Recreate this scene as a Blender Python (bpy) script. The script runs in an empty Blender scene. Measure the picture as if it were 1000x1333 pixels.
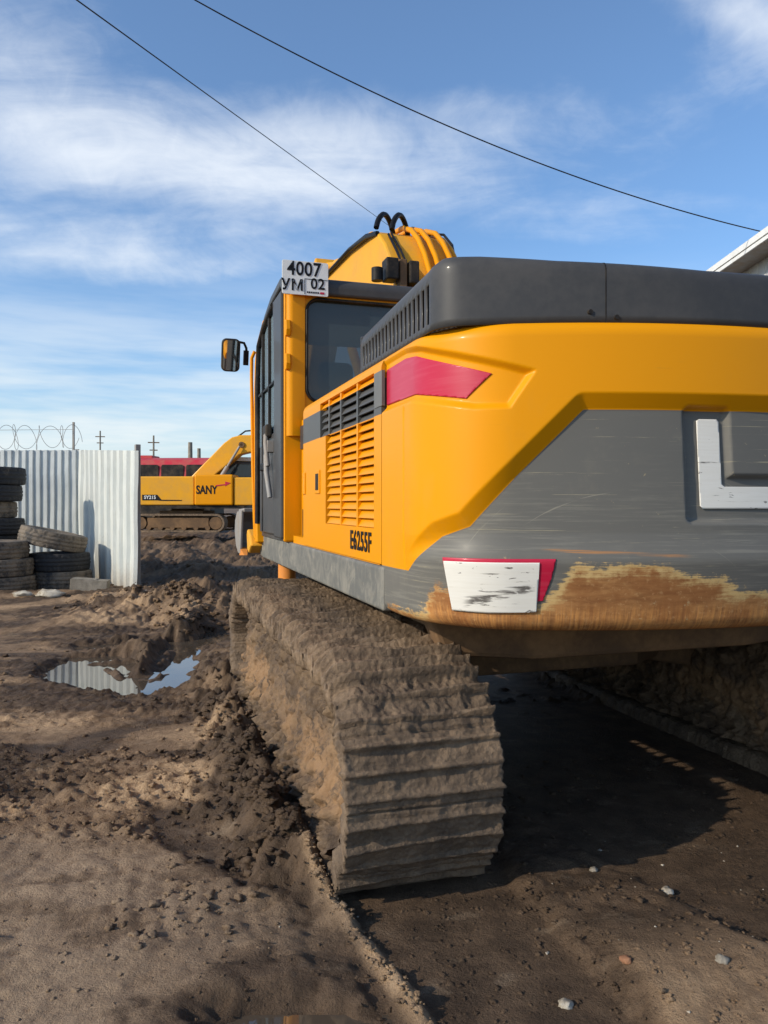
import bpy, bmesh, math, random
import numpy as np
from mathutils import Vector, Matrix, Euler
R = math.radians
rng = random.Random(7)
SC = bpy.context.scene

# ------------------------------------------------------------------ camera
cam = bpy.data.objects.new('camera', bpy.data.cameras.new('camera'))
SC.collection.objects.link(cam); SC.camera = cam
cam.location = (0, 0, 1.35); cam.rotation_euler = (R(90), 0, 0)
cam.data.sensor_fit = 'VERTICAL'; cam.data.sensor_height = 36; cam.data.lens = 27.0
cam.data.shift_y = -9.5/1333
cam.data.clip_start = 0.05; cam.data.clip_end = 3000

# ------------------------------------------------------------------ light
SUN_AZ, SUN_EL = 60.0, 27.0          # azimuth measured from behind the camera towards the left
sd = Vector((-math.sin(R(SUN_AZ))*math.cos(R(SUN_EL)), -math.cos(R(SUN_AZ))*math.cos(R(SUN_EL)), math.sin(R(SUN_EL))))
sun = bpy.data.objects.new('sun', bpy.data.lights.new('sun', 'SUN'))
SC.collection.objects.link(sun)
sun.data.energy = 3.2; sun.data.angle = R(0.5); sun.data.color = (1.0, 0.88, 0.71)
sun.rotation_euler = sd.to_track_quat('Z', 'Y').to_euler()
SC.view_settings.view_transform = 'Standard'; SC.view_settings.look = 'None'
SC.view_settings.exposure = 0.32; SC.view_settings.gamma = 1.0

W = bpy.data.worlds.new('World'); SC.world = W; W.use_nodes = True
nt = W.node_tree; nt.nodes.clear()
class NT:
    def __init__(s, tree): s.t = tree
    def n(s, typ, ins=None, **kw):
        nd = s.t.nodes.new(typ)
        for k, v in kw.items(): setattr(nd, k, v)
        for k, v in (ins or {}).items():
            sock = nd.inputs[k]
            if isinstance(v, bpy.types.NodeSocket): s.t.links.new(v, sock)
            elif isinstance(v, bpy.types.Node): s.t.links.new(v.outputs[0], sock)
            else: sock.default_value = v
        return nd
    def m(s, op, a, b=None, c=None, clamp=False):
        d = {0: a}
        if b is not None: d[1] = b
        if c is not None: d[2] = c
        return s.n('ShaderNodeMath', d, operation=op, use_clamp=clamp).outputs[0]
    def mix(s, f, a, b, blend='MIX'):
        nd = s.n('ShaderNodeMix', data_type='RGBA', blend_type=blend)
        for k, v in ((0, f), (6, a), (7, b)):
            if isinstance(v, bpy.types.NodeSocket): s.t.links.new(v, nd.inputs[k])
            else: nd.inputs[k].default_value = v if not isinstance(v, tuple) else (v+(1,) if len(v) == 3 else v)
        return nd.outputs[2]
    def ramp(s, f, a, b, smooth=True):
        return s.n('ShaderNodeMapRange', {0: f, 1: a, 2: b}, interpolation_type='SMOOTHSTEP' if smooth else 'LINEAR').outputs[0]
    def noise(s, vec, scale, detail=5, rough=0.55, dist=0.0, out=0):
        return s.n('ShaderNodeTexNoise', {'Vector': vec, 'Scale': scale, 'Detail': detail, 'Roughness': rough, 'Distortion': dist}).outputs[out]
    def scale(s, vec, v, rot=(0, 0, 0), loc=(0, 0, 0)):
        return s.n('ShaderNodeMapping', {'Vector': vec, 'Scale': v, 'Rotation': rot, 'Location': loc}).outputs[0]

w = NT(nt)
sky = w.n('ShaderNodeTexSky', sky_type='NISHITA', sun_disc=False)
sky.sun_elevation = R(SUN_EL); sky.sun_rotation = math.atan2(sd.x, sd.y) % (2*math.pi)
sky.altitude = 100; sky.air_density = 1.0; sky.dust_density = 1.2; sky.ozone_density = 2.0
gen = w.n('ShaderNodeTexCoord').outputs['Generated']
sep = w.n('ShaderNodeSeparateXYZ', {0: gen})
dx, dy, dz = sep.outputs[0], sep.outputs[1], sep.outputs[2]
hz = w.m('SQRT', w.m('ADD', w.m('MULTIPLY', dx, dx), w.m('MULTIPLY', dy, dy)))
el = w.m('MULTIPLY', w.m('ARCTAN2', dz, hz), 57.29578)            # degrees above the horizon
az = w.m('MULTIPLY', w.m('ARCTAN2', dx, dy), 57.29578)            # degrees right of +Y
flat = w.n('ShaderNodeCombineXYZ', {0: az, 1: el})
den = w.m('ADD', w.m('MAXIMUM', dz, 0.0), 0.12)
plane = w.n('ShaderNodeCombineXYZ', {0: w.m('DIVIDE', dx, den), 1: w.m('DIVIDE', dy, den)})
warp = w.noise(plane, 0.8, 3, 0.5, 0, 1)
wv = w.n('ShaderNodeVectorMath', {0: plane.outputs[0], 1: w.n('ShaderNodeVectorMath', {0: warp, 'Scale': 0.55}, operation='SCALE').outputs[0]}, operation='ADD').outputs[0]
streak = w.noise(w.scale(wv, (0.7, 1.9, 1), (0, 0, R(14))), 1.5, 8, 0.54, 0.4)
fine = w.noise(w.scale(wv, (2.0, 5.0, 1), (0, 0, R(-38))), 2.4, 8, 0.58, 0.7)
def gauss(v, c, wd): 
    t = w.m('DIVIDE', w.m('SUBTRACT', v, c), wd)
    return w.m('POWER', 2.718, w.m('MULTIPLY', w.m('MULTIPLY', t, t), -1.0))
bandc = w.m('ADD', 24.4, w.m('MULTIPLY', az, 0.03))
band = w.m('MULTIPLY', gauss(el, bandc, 4.6), gauss(az, -9.0, 27.0))
low = w.m('MULTIPLY', gauss(el, 16.8, 2.2), w.ramp(az, 2.0, -14.0))
left = w.m('MULTIPLY', gauss(el, 29.0, 7.0), w.ramp(az, -10.0, -28.0))
rt = w.m('MULTIPLY', gauss(el, w.m('ADD', 46.0, w.m('MULTIPLY', az, -0.62)), 2.4), w.ramp(az, 10.0, 20.0))
mask = w.m('ADD', w.m('ADD', w.m('MULTIPLY', band, 0.92), w.m('MULTIPLY', left, 0.36)), w.m('ADD', w.m('MULTIPLY', low, 0.55), w.m('MULTIPLY', rt, 0.62)))
na = w.noise(w.scale(flat, (0.055, 0.17, 1), (0, 0, R(-6))), 1.0, 9, 0.60, 0.7)
nf = w.noise(w.scale(flat, (0.26, 0.34, 1), (0, 0, R(38))), 1.2, 8, 0.62, 1.0)
tex = w.m('ADD', w.m('MULTIPLY', w.m('SUBTRACT', na, 0.5), 1.15), w.m('ADD', w.m('MULTIPLY', w.m('SUBTRACT', nf, 0.5), 0.30), w.m('MULTIPLY', w.m('SUBTRACT', streak, 0.5), 0.95)))
cloud = w.m('MULTIPLY', w.ramp(w.m('ADD', mask, tex), 0.20, 1.25), 0.80)
hazeband = w.m('MULTIPLY', w.ramp(el, 19.0, 4.0), w.ramp(w.noise(w.scale(flat, (0.03, 0.22, 1)), 1.0, 5, 0.6), 0.30, 0.62))
cloud = w.m('MAXIMUM', cloud, w.m('MULTIPLY', hazeband, 0.92))
cloud = w.m('MULTIPLY', cloud, w.ramp(dz, -0.01, 0.02))
skycol = w.mix(0.045, w.mix(1.0, sky.outputs[0], (0.76, 1.0, 1.20), 'MULTIPLY'), (5.0, 5.8, 6.6))
col = w.mix(cloud, skycol, w.mix(w.ramp(el, 6.0, 20.0), (5.5, 5.9, 6.0), (6.3, 6.6, 6.9)))
bg = w.n('ShaderNodeBackground', {'Color': col, 'Strength': 0.13})
w.n('ShaderNodeOutputWorld', {0: bg.outputs[0]})

# ------------------------------------------------------------------ helpers
def link(o, parent=None):
    SC.collection.objects.link(o)
    if parent is not None: o.parent = parent
    return o
def tag(o, label=None, cat=None, group=None, kind=None):
    if label: o['label'] = label
    if cat: o['category'] = cat
    if group: o['group'] = group
    if kind: o['kind'] = kind
    return o
def thing(name, label, cat, loc=(0, 0, 0), rz=0.0, group=None):
    o = bpy.data.objects.new(name, None); link(o)
    o.location = loc; o.rotation_euler = (0, 0, rz); o.empty_display_size = 0.2
    return tag(o, label, cat, group)

class MB:
    """collects shapes, then links them as one mesh object"""
    def __init__(s): s.v = []; s.f = []; s.mi = []; s.M = Matrix.Identity(4); s.cm = 0
    def add(s, verts, faces, mi=None):
        b = len(s.v)
        s.v += [tuple(s.M @ Vector(p)) for p in verts]
        s.f += [tuple(b+i for i in f) for f in faces]
        s.mi += [s.cm if mi is None else mi]*len(faces)
        return s
    def box(s, x0, x1, y0, y1, z0, z1, mi=None):
        v = [(x, y, z) for z in (z0, z1) for y in (y0, y1) for x in (x0, x1)]
        return s.add(v, [(0, 2, 3, 1), (4, 5, 7, 6), (0, 1, 5, 4), (2, 6, 7, 3), (0, 4, 6, 2), (1, 3, 7, 5)], mi)
    def prism(s, poly, a0, a1, axis='x', mi=None):
        """poly in the two other axes (order xyz without axis), extruded from a0 to a1"""
        def P(a, p):
            return {'x': (a, p[0], p[1]), 'y': (p[0], a, p[1]), 'z': (p[0], p[1], a)}[axis]
        n = len(poly)
        v = [P(a0, p) for p in poly]+[P(a1, p) for p in poly]
        area = sum(poly[i][0]*poly[(i+1) % n][1]-poly[(i+1) % n][0]*poly[i][1] for i in range(n))
        flip = (area > 0) ^ (axis == 'y')
        f = [tuple(range(n)), tuple(range(2*n-1, n-1, -1))]+[(i, n+i, n+(i+1) % n, (i+1) % n) for i in range(n)]
        if flip: f = [tuple(reversed(q)) for q in f]
        if a1 < a0: f = [tuple(reversed(q)) for q in f]
        return s.add(v, f, mi)
    def tube(s, pts, r, seg=8, mi=None, cap=True):
        pts = [Vector(p) for p in pts]; n = len(pts)
        rs = r if isinstance(r, (list, tuple)) else [r]*n
        t = (pts[1]-pts[0]).normalized(); up = Vector((0, 0, 1)) if abs(t.z) < .9 else Vector((1, 0, 0))
        nrm = t.cross(up).normalized(); vs = []
        for i, p in enumerate(pts):
            a = pts[max(i-1, 0)]; b = pts[min(i+1, n-1)]; t = (b-a).normalized()
            nrm = (nrm-t*nrm.dot(t)).normalized(); bn = t.cross(nrm)
            vs += [p+(nrm*math.cos(2*math.pi*k/seg)+bn*math.sin(2*math.pi*k/seg))*rs[i] for k in range(seg)]
        f = [(i*seg+k, i*seg+(k+1) % seg, (i+1)*seg+(k+1) % seg, (i+1)*seg+k) for i in range(n-1) for k in range(seg)]
        if cap: f += [tuple(range(seg-1, -1, -1)), tuple(range((n-1)*seg, n*seg))]
        return s.add(vs, f, mi)
    def cyl(s, c, r, h, axis='x', seg=28, r2=None, mi=None):
        """closed cylinder centred on c along axis"""
        c = Vector(c); d = {'x': Vector((1, 0, 0)), 'y': Vector((0, 1, 0)), 'z': Vector((0, 0, 1))}[axis]
        return s.tube([c-d*h/2, c+d*h/2], [r, r if r2 is None else r2], seg, mi)
    def build(s, name, mats, parent=None, smooth=None, bevel=0, seg=2):
        me = bpy.data.meshes.new(name); me.from_pydata([tuple(v) for v in s.v], [], s.f)
        for m in (mats if isinstance(mats, (list, tuple)) else [mats]): me.materials.append(m)
        me.polygons.foreach_set('material_index', s.mi)
        o = bpy.data.objects.new(name, me); link(o, parent)
        bm = bmesh.new(); bm.from_mesh(me); bmesh.ops.recalc_face_normals(bm, faces=bm.faces); bm.to_mesh(me); bm.free()
        if bevel:
            b = o.modifiers.new('bevel', 'BEVEL'); b.width = bevel; b.segments = seg; b.limit_method = 'ANGLE'; b.angle_limit = R(35)
        if smooth is not None:
            me.polygons.foreach_set('use_smooth', [True]*len(me.polygons))
            me.set_sharp_from_angle(angle=R(smooth))
        me.update(); return o
def grid_mesh(name, P, mats, parent=None, uv=None, attrs=None, keep=None, closed_u=False, closed_v=False, smooth=True):
    """P: (nu,nv,3) array; keep: (nu-1,nv-1) mask"""
    nu, nv = P.shape[:2]
    iu = np.arange(nu if closed_u else nu-1); iv = np.arange(nv if closed_v else nv-1)
    A, B = np.meshgrid(iu, iv, indexing='ij'); A2 = (A+1) % nu; B2 = (B+1) % nv
    F = np.stack([A*nv+B, A2*nv+B, A2*nv+B2, A*nv+B2], -1).reshape(-1, 4)
    if keep is not None: F = F[keep.reshape(-1)]
    me = bpy.data.meshes.new(name)
    me.vertices.add(nu*nv); me.vertices.foreach_set('co', P.reshape(-1).astype(np.float32))
    me.loops.add(F.size); me.loops.foreach_set('vertex_index', F.reshape(-1).astype(np.int32))
    me.polygons.add(len(F)); me.polygons.foreach_set('loop_start', np.arange(0, F.size, 4, dtype=np.int32))
    me.polygons.foreach_set('use_smooth', np.full(len(F), smooth))
    me.update(calc_edges=True)
    if uv is not None:
        l = me.uv_layers.new(name='UVMap'); l.data.foreach_set('uv', uv.reshape(-1, 2)[F.reshape(-1)].reshape(-1).astype(np.float32))
    for k, a in (attrs or {}).items():
        at = me.attributes.new(k, 'FLOAT', 'POINT'); at.data.foreach_set('value', a.reshape(-1).astype(np.float32))
    for m in (mats if isinstance(mats, (list, tuple)) else [mats]): me.materials.append(m)
    me.validate(); o = bpy.data.objects.new(name, me); return link(o, parent)

# numpy gradient noise
_p = np.random.RandomState(3).permutation(512); _p = np.concatenate([_p, _p, _p])
_g = np.random.RandomState(4).normal(size=(512, 3)); _g /= np.linalg.norm(_g, axis=1)[:, None]
def pnoise(x, y, z=0.0):
    x, y, z = np.broadcast_arrays(np.asarray(x, float), y, z)
    xi, yi, zi = [np.floor(a).astype(int) for a in (x, y, z)]
    xf, yf, zf = x-xi, y-yi, z-zi
    u, v, t = [a*a*a*(a*(a*6-15)+10) for a in (xf, yf, zf)]
    out = 0
    for i in (0, 1):
        for j in (0, 1):
            for k in (0, 1):
                h = _p[(_p[(_p[(xi+i) & 511]+yi+j) & 511]+zi+k) & 511]
                g = _g[h]
                out = out+(u if i else 1-u)*(v if j else 1-v)*(t if k else 1-t)*(g[..., 0]*(xf-i)+g[..., 1]*(yf-j)+g[..., 2]*(zf-k))
    return out
def fbm(x, y, z=0.0, o=4, g=0.5, lac=2.03):
    a, s, f = 1.0, 0, 1.0
    for i in range(o):
        s = s+a*pnoise(np.asarray(x)*f+17.3*i, np.asarray(y)*f-9.1*i, np.asarray(z)*f+5.7*i); a *= g; f *= lac
    return s
def billow(x, y, z=0.0, o=3, g=0.5):
    a, s, f = 1.0, 0, 1.0
    for i in range(o):
        s = s+a*np.abs(pnoise(np.asarray(x)*f+7.3*i, np.asarray(y)*f+3.1*i, np.asarray(z)*f+1.7*i)); a *= g; f *= 2.1
    return s
def sstep(a, b, x):
    t = np.clip((x-a)/(b-a), 0, 1); return t*t*(3-2*t)
def sdpoly(P, Q):
    """signed distance of points P(...,2) to polygon Q, positive inside"""
    Q = np.asarray(Q, float); d = np.full(P.shape[:-1], 1e9); ins = np.zeros(P.shape[:-1], bool)
    for i in range(len(Q)):
        a, b = Q[i], Q[(i+1) % len(Q)]; e = b-a; w_ = P-a
        t = np.clip((w_@e)/(e@e), 0, 1); d = np.minimum(d, np.linalg.norm(w_-t[..., None]*e, axis=-1))
        c1 = (P[..., 1] >= a[1]) & (P[..., 1] < b[1]) & (e[0]*w_[..., 1] < e[1]*w_[..., 0])
        c2 = (P[..., 1] < a[1]) & (P[..., 1] >= b[1]) & (e[0]*w_[..., 1] > e[1]*w_[..., 0])
        ins ^= (c1 | c2)
    return np.where(ins, d, -d)
def sdline(P, Q):
    d = np.full(P.shape[:-1], 1e9); tt = np.zeros(P.shape[:-1]); Q = np.asarray(Q, float)
    L = 0
    for i in range(len(Q)-1):
        a, b = Q[i], Q[i+1]; e = b-a; w_ = P-a; t = np.clip((w_@e)/(e@e), 0, 1)
        dd = np.linalg.norm(w_-t[..., None]*e, axis=-1); m = dd < d
        d = np.where(m, dd, d); tt = np.where(m, i+t, tt)
    return d, tt/(len(Q)-1)

# ------------------------------------------------------------------ materials
def mat(name):
    m = bpy.data.materials.new(name); m.use_nodes = True; m.node_tree.nodes.clear()
    k = NT(m.node_tree); return m, k
def finish(k, color, rough, metallic=0.0, bump=None, bstr=0.3, bdist=0.01, coat=0.0, spec=None, ior=None):
    ins = {'Base Color': color, 'Roughness': rough, 'Metallic': metallic}
    if coat: ins['Coat Weight'] = coat; ins['Coat Roughness'] = 0.12
    if spec is not None: ins['Specular IOR Level'] = spec
    if ior: ins['IOR'] = ior
    if isinstance(color, tuple): ins['Base Color'] = color+(1,) if len(color) == 3 else color
    if bump is not None: ins['Normal'] = k.n('ShaderNodeBump', {'Height': bump, 'Strength': bstr, 'Distance': bdist}).outputs[0]
    b = k.n('ShaderNodeBsdfPrincipled', ins)
    k.n('ShaderNodeOutputMaterial', {0: b.outputs[0]}); return b
def objco(k): return k.n('ShaderNodeTexCoord').outputs['Object']
def c4(c): return tuple(c)+(1,)

YEL = (0.74, 0.285, 0.0008)
GREY = (0.115, 0.115, 0.112)
def painted(name, base, rough=0.38, dust=0.25, coat=0.25, var=0.10, dustcol=(0.30, 0.22, 0.14), scale=1.0, spec=0.16):
    m, k = mat(name); co = objco(k)
    n1 = k.noise(co, 3.0*scale, 6, 0.6); n2 = k.noise(co, 38*scale, 4, 0.6)
    c = k.mix(k.m('MULTIPLY', n1, var*2), c4(base), c4([b*0.72 for b in base]))
    dm = k.m('MULTIPLY', k.ramp(k.m('ADD', n1, k.m('MULTIPLY', n2, 0.35)), 0.52, 0.92), dust)
    c = k.mix(dm, c, c4(dustcol))
    r = k.m('ADD', rough, k.m('MULTIPLY', k.m('ADD', dm, k.m('MULTIPLY', n2, 0.12)), 0.5))
    finish(k, c, r, coat=coat, spec=spec, bump=k.noise(co, 14*scale, 3), bstr=0.05, bdist=0.01); return m
M = {}
M['yellow'] = painted('yellow_paint', YEL, 0.40, 0.05, 0.05, dustcol=(0.42, 0.24, 0.06))
M['yellow_dusty'] = painted('dusty_yellow_paint', (0.74, 0.35, 0.02), 0.5, 0.22, 0.05)
M['grey'] = painted('grey_paint', GREY, 0.42, 0.35, 0.15, dustcol=(0.27, 0.24, 0.20))
M['dark'] = painted('dark_grey_paint', (0.050, 0.050, 0.052), 0.42, 0.14, 0.12, dustcol=(0.2, 0.18, 0.16))
M['black'] = painted('black_plastic', (0.012, 0.012, 0.013), 0.5, 0.2, 0.0)
M['steel'] = painted('worn_steel', (0.30, 0.29, 0.28), 0.4, 0.5, 0.0)
M['orange'] = painted('orange_paint', (0.72, 0.26, 0.05), 0.5, 0.4, 0.0)
M['hose'] = painted('black_rubber_hose', (0.010, 0.010, 0.011), 0.35, 0.08, 0.0)
M['white'] = painted('white_paint', (0.74, 0.75, 0.74), 0.5, 0.15, 0.0)
M['pale'] = painted('pale_interior', (0.62, 0.58, 0.40), 0.6, 0.1, 0.0)
M['text'] = painted('black_lettering', (0.012, 0.012, 0.014), 0.5, 0.0, 0.0)
M['rust_dark'] = painted('rusty_belly_paint', (0.12, 0.075, 0.045), 0.75, 0.8, 0.0, dustcol=(0.26, 0.155, 0.08))
def glass_mat(name, tint=0.22, base=(0.012, 0.018, 0.024)):
    m, k = mat(name)
    p = k.n('ShaderNodeBsdfPrincipled', {'Base Color': c4(base), 'Roughness': 0.04, 'IOR': 1.5})
    t = k.n('ShaderNodeBsdfTransparent', {'Color': (0.75, 0.85, 0.92, 1)})
    mx = k.n('ShaderNodeMixShader', {0: tint, 1: p.outputs[0], 2: t.outputs[0]})
    k.n('ShaderNodeOutputMaterial', {0: mx.outputs[0]}); return m
M['glass'] = glass_mat('tinted_cab_glass', 0.07, (0.036, 0.052, 0.062)); M['glass_sky_tint'] = glass_mat('side_glass', 0.10, (0.22, 0.30, 0.36))  # side glass base colour lightened to paint in reflected sky
m, k = mat('mirror_glass'); finish(k, (0.7, 0.7, 0.7), 0.03, 1.0); M['mirror'] = m
# reflective red and white markers, scuffed
m, k = mat('red_reflector'); co = objco(k)
n = k.noise(k.scale(co, (2, 2, 30)), 3.0, 5)
finish(k, k.mix(k.m('MULTIPLY', k.ramp(n, 0.42, 0.7), 0.45), (0.46, 0.012, 0.045), (0.50, 0.05, 0.085)), 0.35, coat=0.2, spec=0.3); M['red'] = m
m, k = mat('white_reflector'); uvn = k.n('ShaderNodeUVMap', uv_map='UVMap').outputs[0]
s1 = k.noise(k.scale(uvn, (2.0, 40, 1), (0, 0, R(12))), 3.0, 6, 0.65, 0.4)
s2 = k.noise(k.scale(uvn, (4.0, 13, 1), (0, 0, R(22))), 4.0, 5, 0.6, 0.6)
suv = k.n('ShaderNodeSeparateXYZ', {0: uvn}); U, V = suv.outputs[0], suv.outputs[1]
dl = k.m('ABSOLUTE', k.m('SUBTRACT', V, k.m('ADD', 1.018, k.m('MULTIPLY', k.m('SUBTRACT', U, 1.15), 0.24))))
diag = k.m('MULTIPLY', k.ramp(k.m('ADD', dl, k.m('MULTIPLY', k.m('SUBTRACT', s1, 0.5), 0.10)), 0.016, 0.004), k.m('MULTIPLY', k.ramp(U, 1.14, 1.2), k.ramp(U, 1.425, 1.40)))
scr = k.m('MAXIMUM', k.m('MAXIMUM', k.ramp(s1, 0.65, 0.70), k.m('MULTIPLY', k.ramp(s2, 0.64, 0.68), 1.0)), k.m('MULTIPLY', diag, k.ramp(s2, 0.36, 0.50)))
finish(k, k.mix(scr, k.mix(s1, (0.80, 0.79, 0.75), (0.66, 0.63, 0.56)), (0.13, 0.12, 0.11)), 0.45); M['white_ref'] = m

# counterweight paint: yellow, grey lower field, worn primer and rust along the bottom (u = metres round the plan, v = metres up)
m, k = mat('counterweight_paint')
uvn = k.n('ShaderNodeUVMap', uv_map='UVMap').outputs[0]; suv = k.n('ShaderNodeSeparateXYZ', {0: uvn}); U, V = suv.outputs[0], suv.outputs[1]
att = lambda nm: k.n('ShaderNodeAttribute', attribute_name=nm).outputs['Fac']
sg, sr = att('sd_grey'), att('sd_rust')
nb = k.noise(uvn, 5.0, 6, 0.6); nf = k.noise(uvn, 60.0, 4, 0.6)
hs = k.noise(k.scale(uvn, (1.1, 34, 1), (0, 0, R(-2))), 2.6, 8, 0.7, 0.25)
hs2 = k.noise(k.scale(uvn, (0.8, 60, 1), (0, 0, R(5))), 2.1, 7, 0.72, 0.35)
hs3 = k.noise(k.scale(uvn, (0.7, 90, 1), (0, 0, R(-9))), 1.7, 6, 0.7, 0.5)
yel = k.mix(k.m('MULTIPLY', nb, 0.22), c4(YEL), (0.66, 0.29, 0.004, 1))
yel = k.mix(k.m('MULTIPLY', k.ramp(hs, 0.60, 0.75), 0.18), yel, (0.80, 0.38, 0.03))
film = k.m('MULTIPLY', k.ramp(k.m('ADD', k.noise(k.scale(uvn, (1.0, 0.45, 1)), 7.0, 7, 0.68), k.m('MULTIPLY', k.m('SUBTRACT', 1.5, V), 0.30)), 0.48, 0.80), 0.22)
yel = k.mix(film, yel, (0.50, 0.27, 0.06))
ysc = k.noise(k.scale(uvn, (1.2, 46, 1), (0, 0, R(-14))), 2.3, 7, 0.72, 0.5)
yel = k.mix(k.m('MULTIPLY', k.ramp(ysc, 0.665, 0.70), 0.5), yel, (0.34, 0.20, 0.06))
gry = k.mix(k.m('MULTIPLY', nb, 0.6), (0.118, 0.118, 0.113), (0.092, 0.094, 0.094))
patch = k.ramp(U, 1.45, 1.60)
wearm = k.ramp(k.m('ADD', k.noise(k.scale(uvn, (1.0, 2.2, 1)), 2.6, 5, 0.6), k.m('MULTIPLY', k.m('SUBTRACT', 1.40, V), 0.45)), 0.42, 0.72)
gry = k.mix(k.m('MULTIPLY', k.m('MULTIPLY', k.ramp(hs, 0.47, 0.64), 0.60), wearm), gry, (0.26, 0.25, 0.21))
gry = k.mix(k.m('MULTIPLY', k.ramp(k.noise(uvn, 9.0, 7, 0.7), 0.50, 0.72), 0.28), gry, (0.19, 0.175, 0.145))
arc = k.n('ShaderNodeVectorMath', {0: uvn, 1: (1.75, 0.75, 0.0)}, operation='DISTANCE').outputs['Value']
arc2 = k.n('ShaderNodeCombineXYZ', {0: k.m('MULTIPLY', arc, 55.0), 1: k.m('MULTIPLY', U, 1.1)})
an = k.noise(arc2, 1.0, 5, 0.7, 0.2)
gry = k.mix(k.m('MULTIPLY', k.ramp(an, 0.655, 0.69), 0.55), gry, (0.38, 0.35, 0.27))
gry = k.mix(k.m('MULTIPLY', k.ramp(hs2, 0.62, 0.66), 0.70), gry, (0.42, 0.37, 0.24))
gry = k.mix(k.m('MULTIPLY', k.ramp(hs3, 0.665, 0.69), 0.65), gry, (0.38, 0.34, 0.25))
gry = k.mix(k.m('MULTIPLY', k.ramp(V, 1.10, 1.62), 0.30), k.mix(0.35, gry, (0.20, 0.185, 0.155)), gry)
c = k.mix(k.ramp(sg, -0.0015, 0.0015), yel, gry)
vs = k.noise(k.scale(uvn, (42, 2.2, 1), (0, 0, R(6))), 2.4, 5, 0.65, 0.2)
edge = k.m('ADD', sr, k.m('ADD', k.m('MULTIPLY', k.m('SUBTRACT', hs, 0.5), 0.11), k.m('ADD', k.m('MULTIPLY', k.m('SUBTRACT', nb, 0.5), 0.16), k.m('MULTIPLY', k.m('SUBTRACT', k.noise(k.scale(uvn, (0.6, 1.5, 1), (0, 0, R(8))), 20, 7, 0.7), 0.5), 0.11))))
cream = k.mix(k.m('MULTIPLY', k.ramp(hs2, 0.35, 0.7), 0.7), (0.62, 0.44, 0.20), (0.54, 0.33, 0.12))
lowr = k.ramp(V, 1.035, 0.975)
rsm = k.noise(k.scale(uvn, (1.0, 5.0, 1), (0, 0, R(-3))), 7.0, 8, 0.70, 0.3)
rust = k.mix(k.ramp(rsm, 0.32, 0.68), (0.225, 0.098, 0.038), (0.43, 0.215, 0.082))
rust = k.mix(k.m('MULTIPLY', lowr, k.ramp(vs, 0.36, 0.66)), rust, (0.56, 0.26, 0.080))
rust = k.mix(k.m('MULTIPLY', k.ramp(k.noise(k.scale(uvn, (14, 1.0, 1), (0, 0, R(5))), 3.0, 5, 0.7), 0.60, 0.70), 0.35), rust, (0.58, 0.36, 0.17))
rust = k.mix(k.m('MULTIPLY', k.ramp(k.m('ADD', nb, k.m('MULTIPLY', k.m('SUBTRACT', k.noise(uvn, 22, 6, 0.7), 0.5), 0.6)), 0.40, 0.66), 0.62), rust, (0.26, 0.10, 0.035))
rust = k.mix(k.m('MULTIPLY', k.ramp(nf, 0.55, 0.7), 0.35), rust, (0.60, 0.36, 0.16))
wm = k.ramp(k.m('ADD', edge, k.m('MULTIPLY', k.m('SUBTRACT', nf, 0.5), 0.04)), -0.010, 0.012)
c = k.mix(wm, c, cream); c = k.mix(k.ramp(k.m('ADD', edge, k.m('ADD', k.m('MULTIPLY', k.m('SUBTRACT', nb, 0.5), 0.10), k.m('MULTIPLY', k.ramp(U, 1.5, 1.42), 0.022))), 0.012, 0.055), c, rust)
st = k.m('MULTIPLY', k.ramp(k.m('ADD', k.m('ABSOLUTE', k.m('ADD', k.m('SUBTRACT', V, 1.197), k.m('ADD', k.m('MULTIPLY', k.m('SUBTRACT', U, 1.6), 0.045), k.m('MULTIPLY', k.m('SUBTRACT', hs, 0.5), 0.03)))), k.m('MULTIPLY', hs2, 0.0)), 0.008, 0.002), k.m('MULTIPLY', k.ramp(U, 1.42, 1.5), k.ramp(U, 1.95, 1.85)))
st = k.m('MULTIPLY', st, k.ramp(hs2, 0.42, 0.55))
c = k.mix(k.m('MULTIPLY', st, 0.85), c, (0.42, 0.20, 0.075))
chips = k.m('MULTIPLY', k.ramp(k.noise(uvn, 26, 5, 0.7), 0.66, 0.70), k.ramp(sg, -0.03, 0.05))
c = k.mix(k.m('MULTIPLY', chips, 0.5), c, (0.45, 0.36, 0.2))
rgh = k.m('ADD', 0.36, k.m('MULTIPLY', k.m('ADD', wm, k.m('MULTIPLY', hs, 0.35)), 0.30))
bh = k.m('ADD', k.m('MULTIPLY', vs, k.m('MULTIPLY', wm, k.m('ADD', 0.15, k.m('MULTIPLY', lowr, 0.9)))), k.m('ADD', k.m('MULTIPLY', wm, -0.5), k.m('MULTIPLY', hs, 0.15)))
finish(k, c, rgh, bump=bh, bstr=0.35, bdist=0.004, coat=0.05, spec=0.14); M['cw'] = m

# engine door: yellow with a dark band
m, k = mat('door_paint'); co = objco(k); sz = k.n('ShaderNodeSeparateXYZ', {0: co}).outputs[2]
n1 = k.noise(co, 3, 6); n2 = k.noise(co, 40, 4)
c = k.mix(k.m('MULTIPLY', n1, 0.2), c4(YEL), c4([v*0.75 for v in YEL]))
bd = k.m('MULTIPLY', k.ramp(sz, 1.712, 1.716), k.ramp(sz, 1.862, 1.858))
c = k.mix(bd, c, (0.085, 0.085, 0.083)); c = k.mix(k.m('MULTIPLY', k.ramp(k.m('ADD', n1, k.m('MULTIPLY', n2, .3)), 0.6, 0.95), 0.10), c, (0.45, 0.27, 0.10))
finish(k, c, 0.42, coat=0.05, spec=0.14); M['door'] = m
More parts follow.
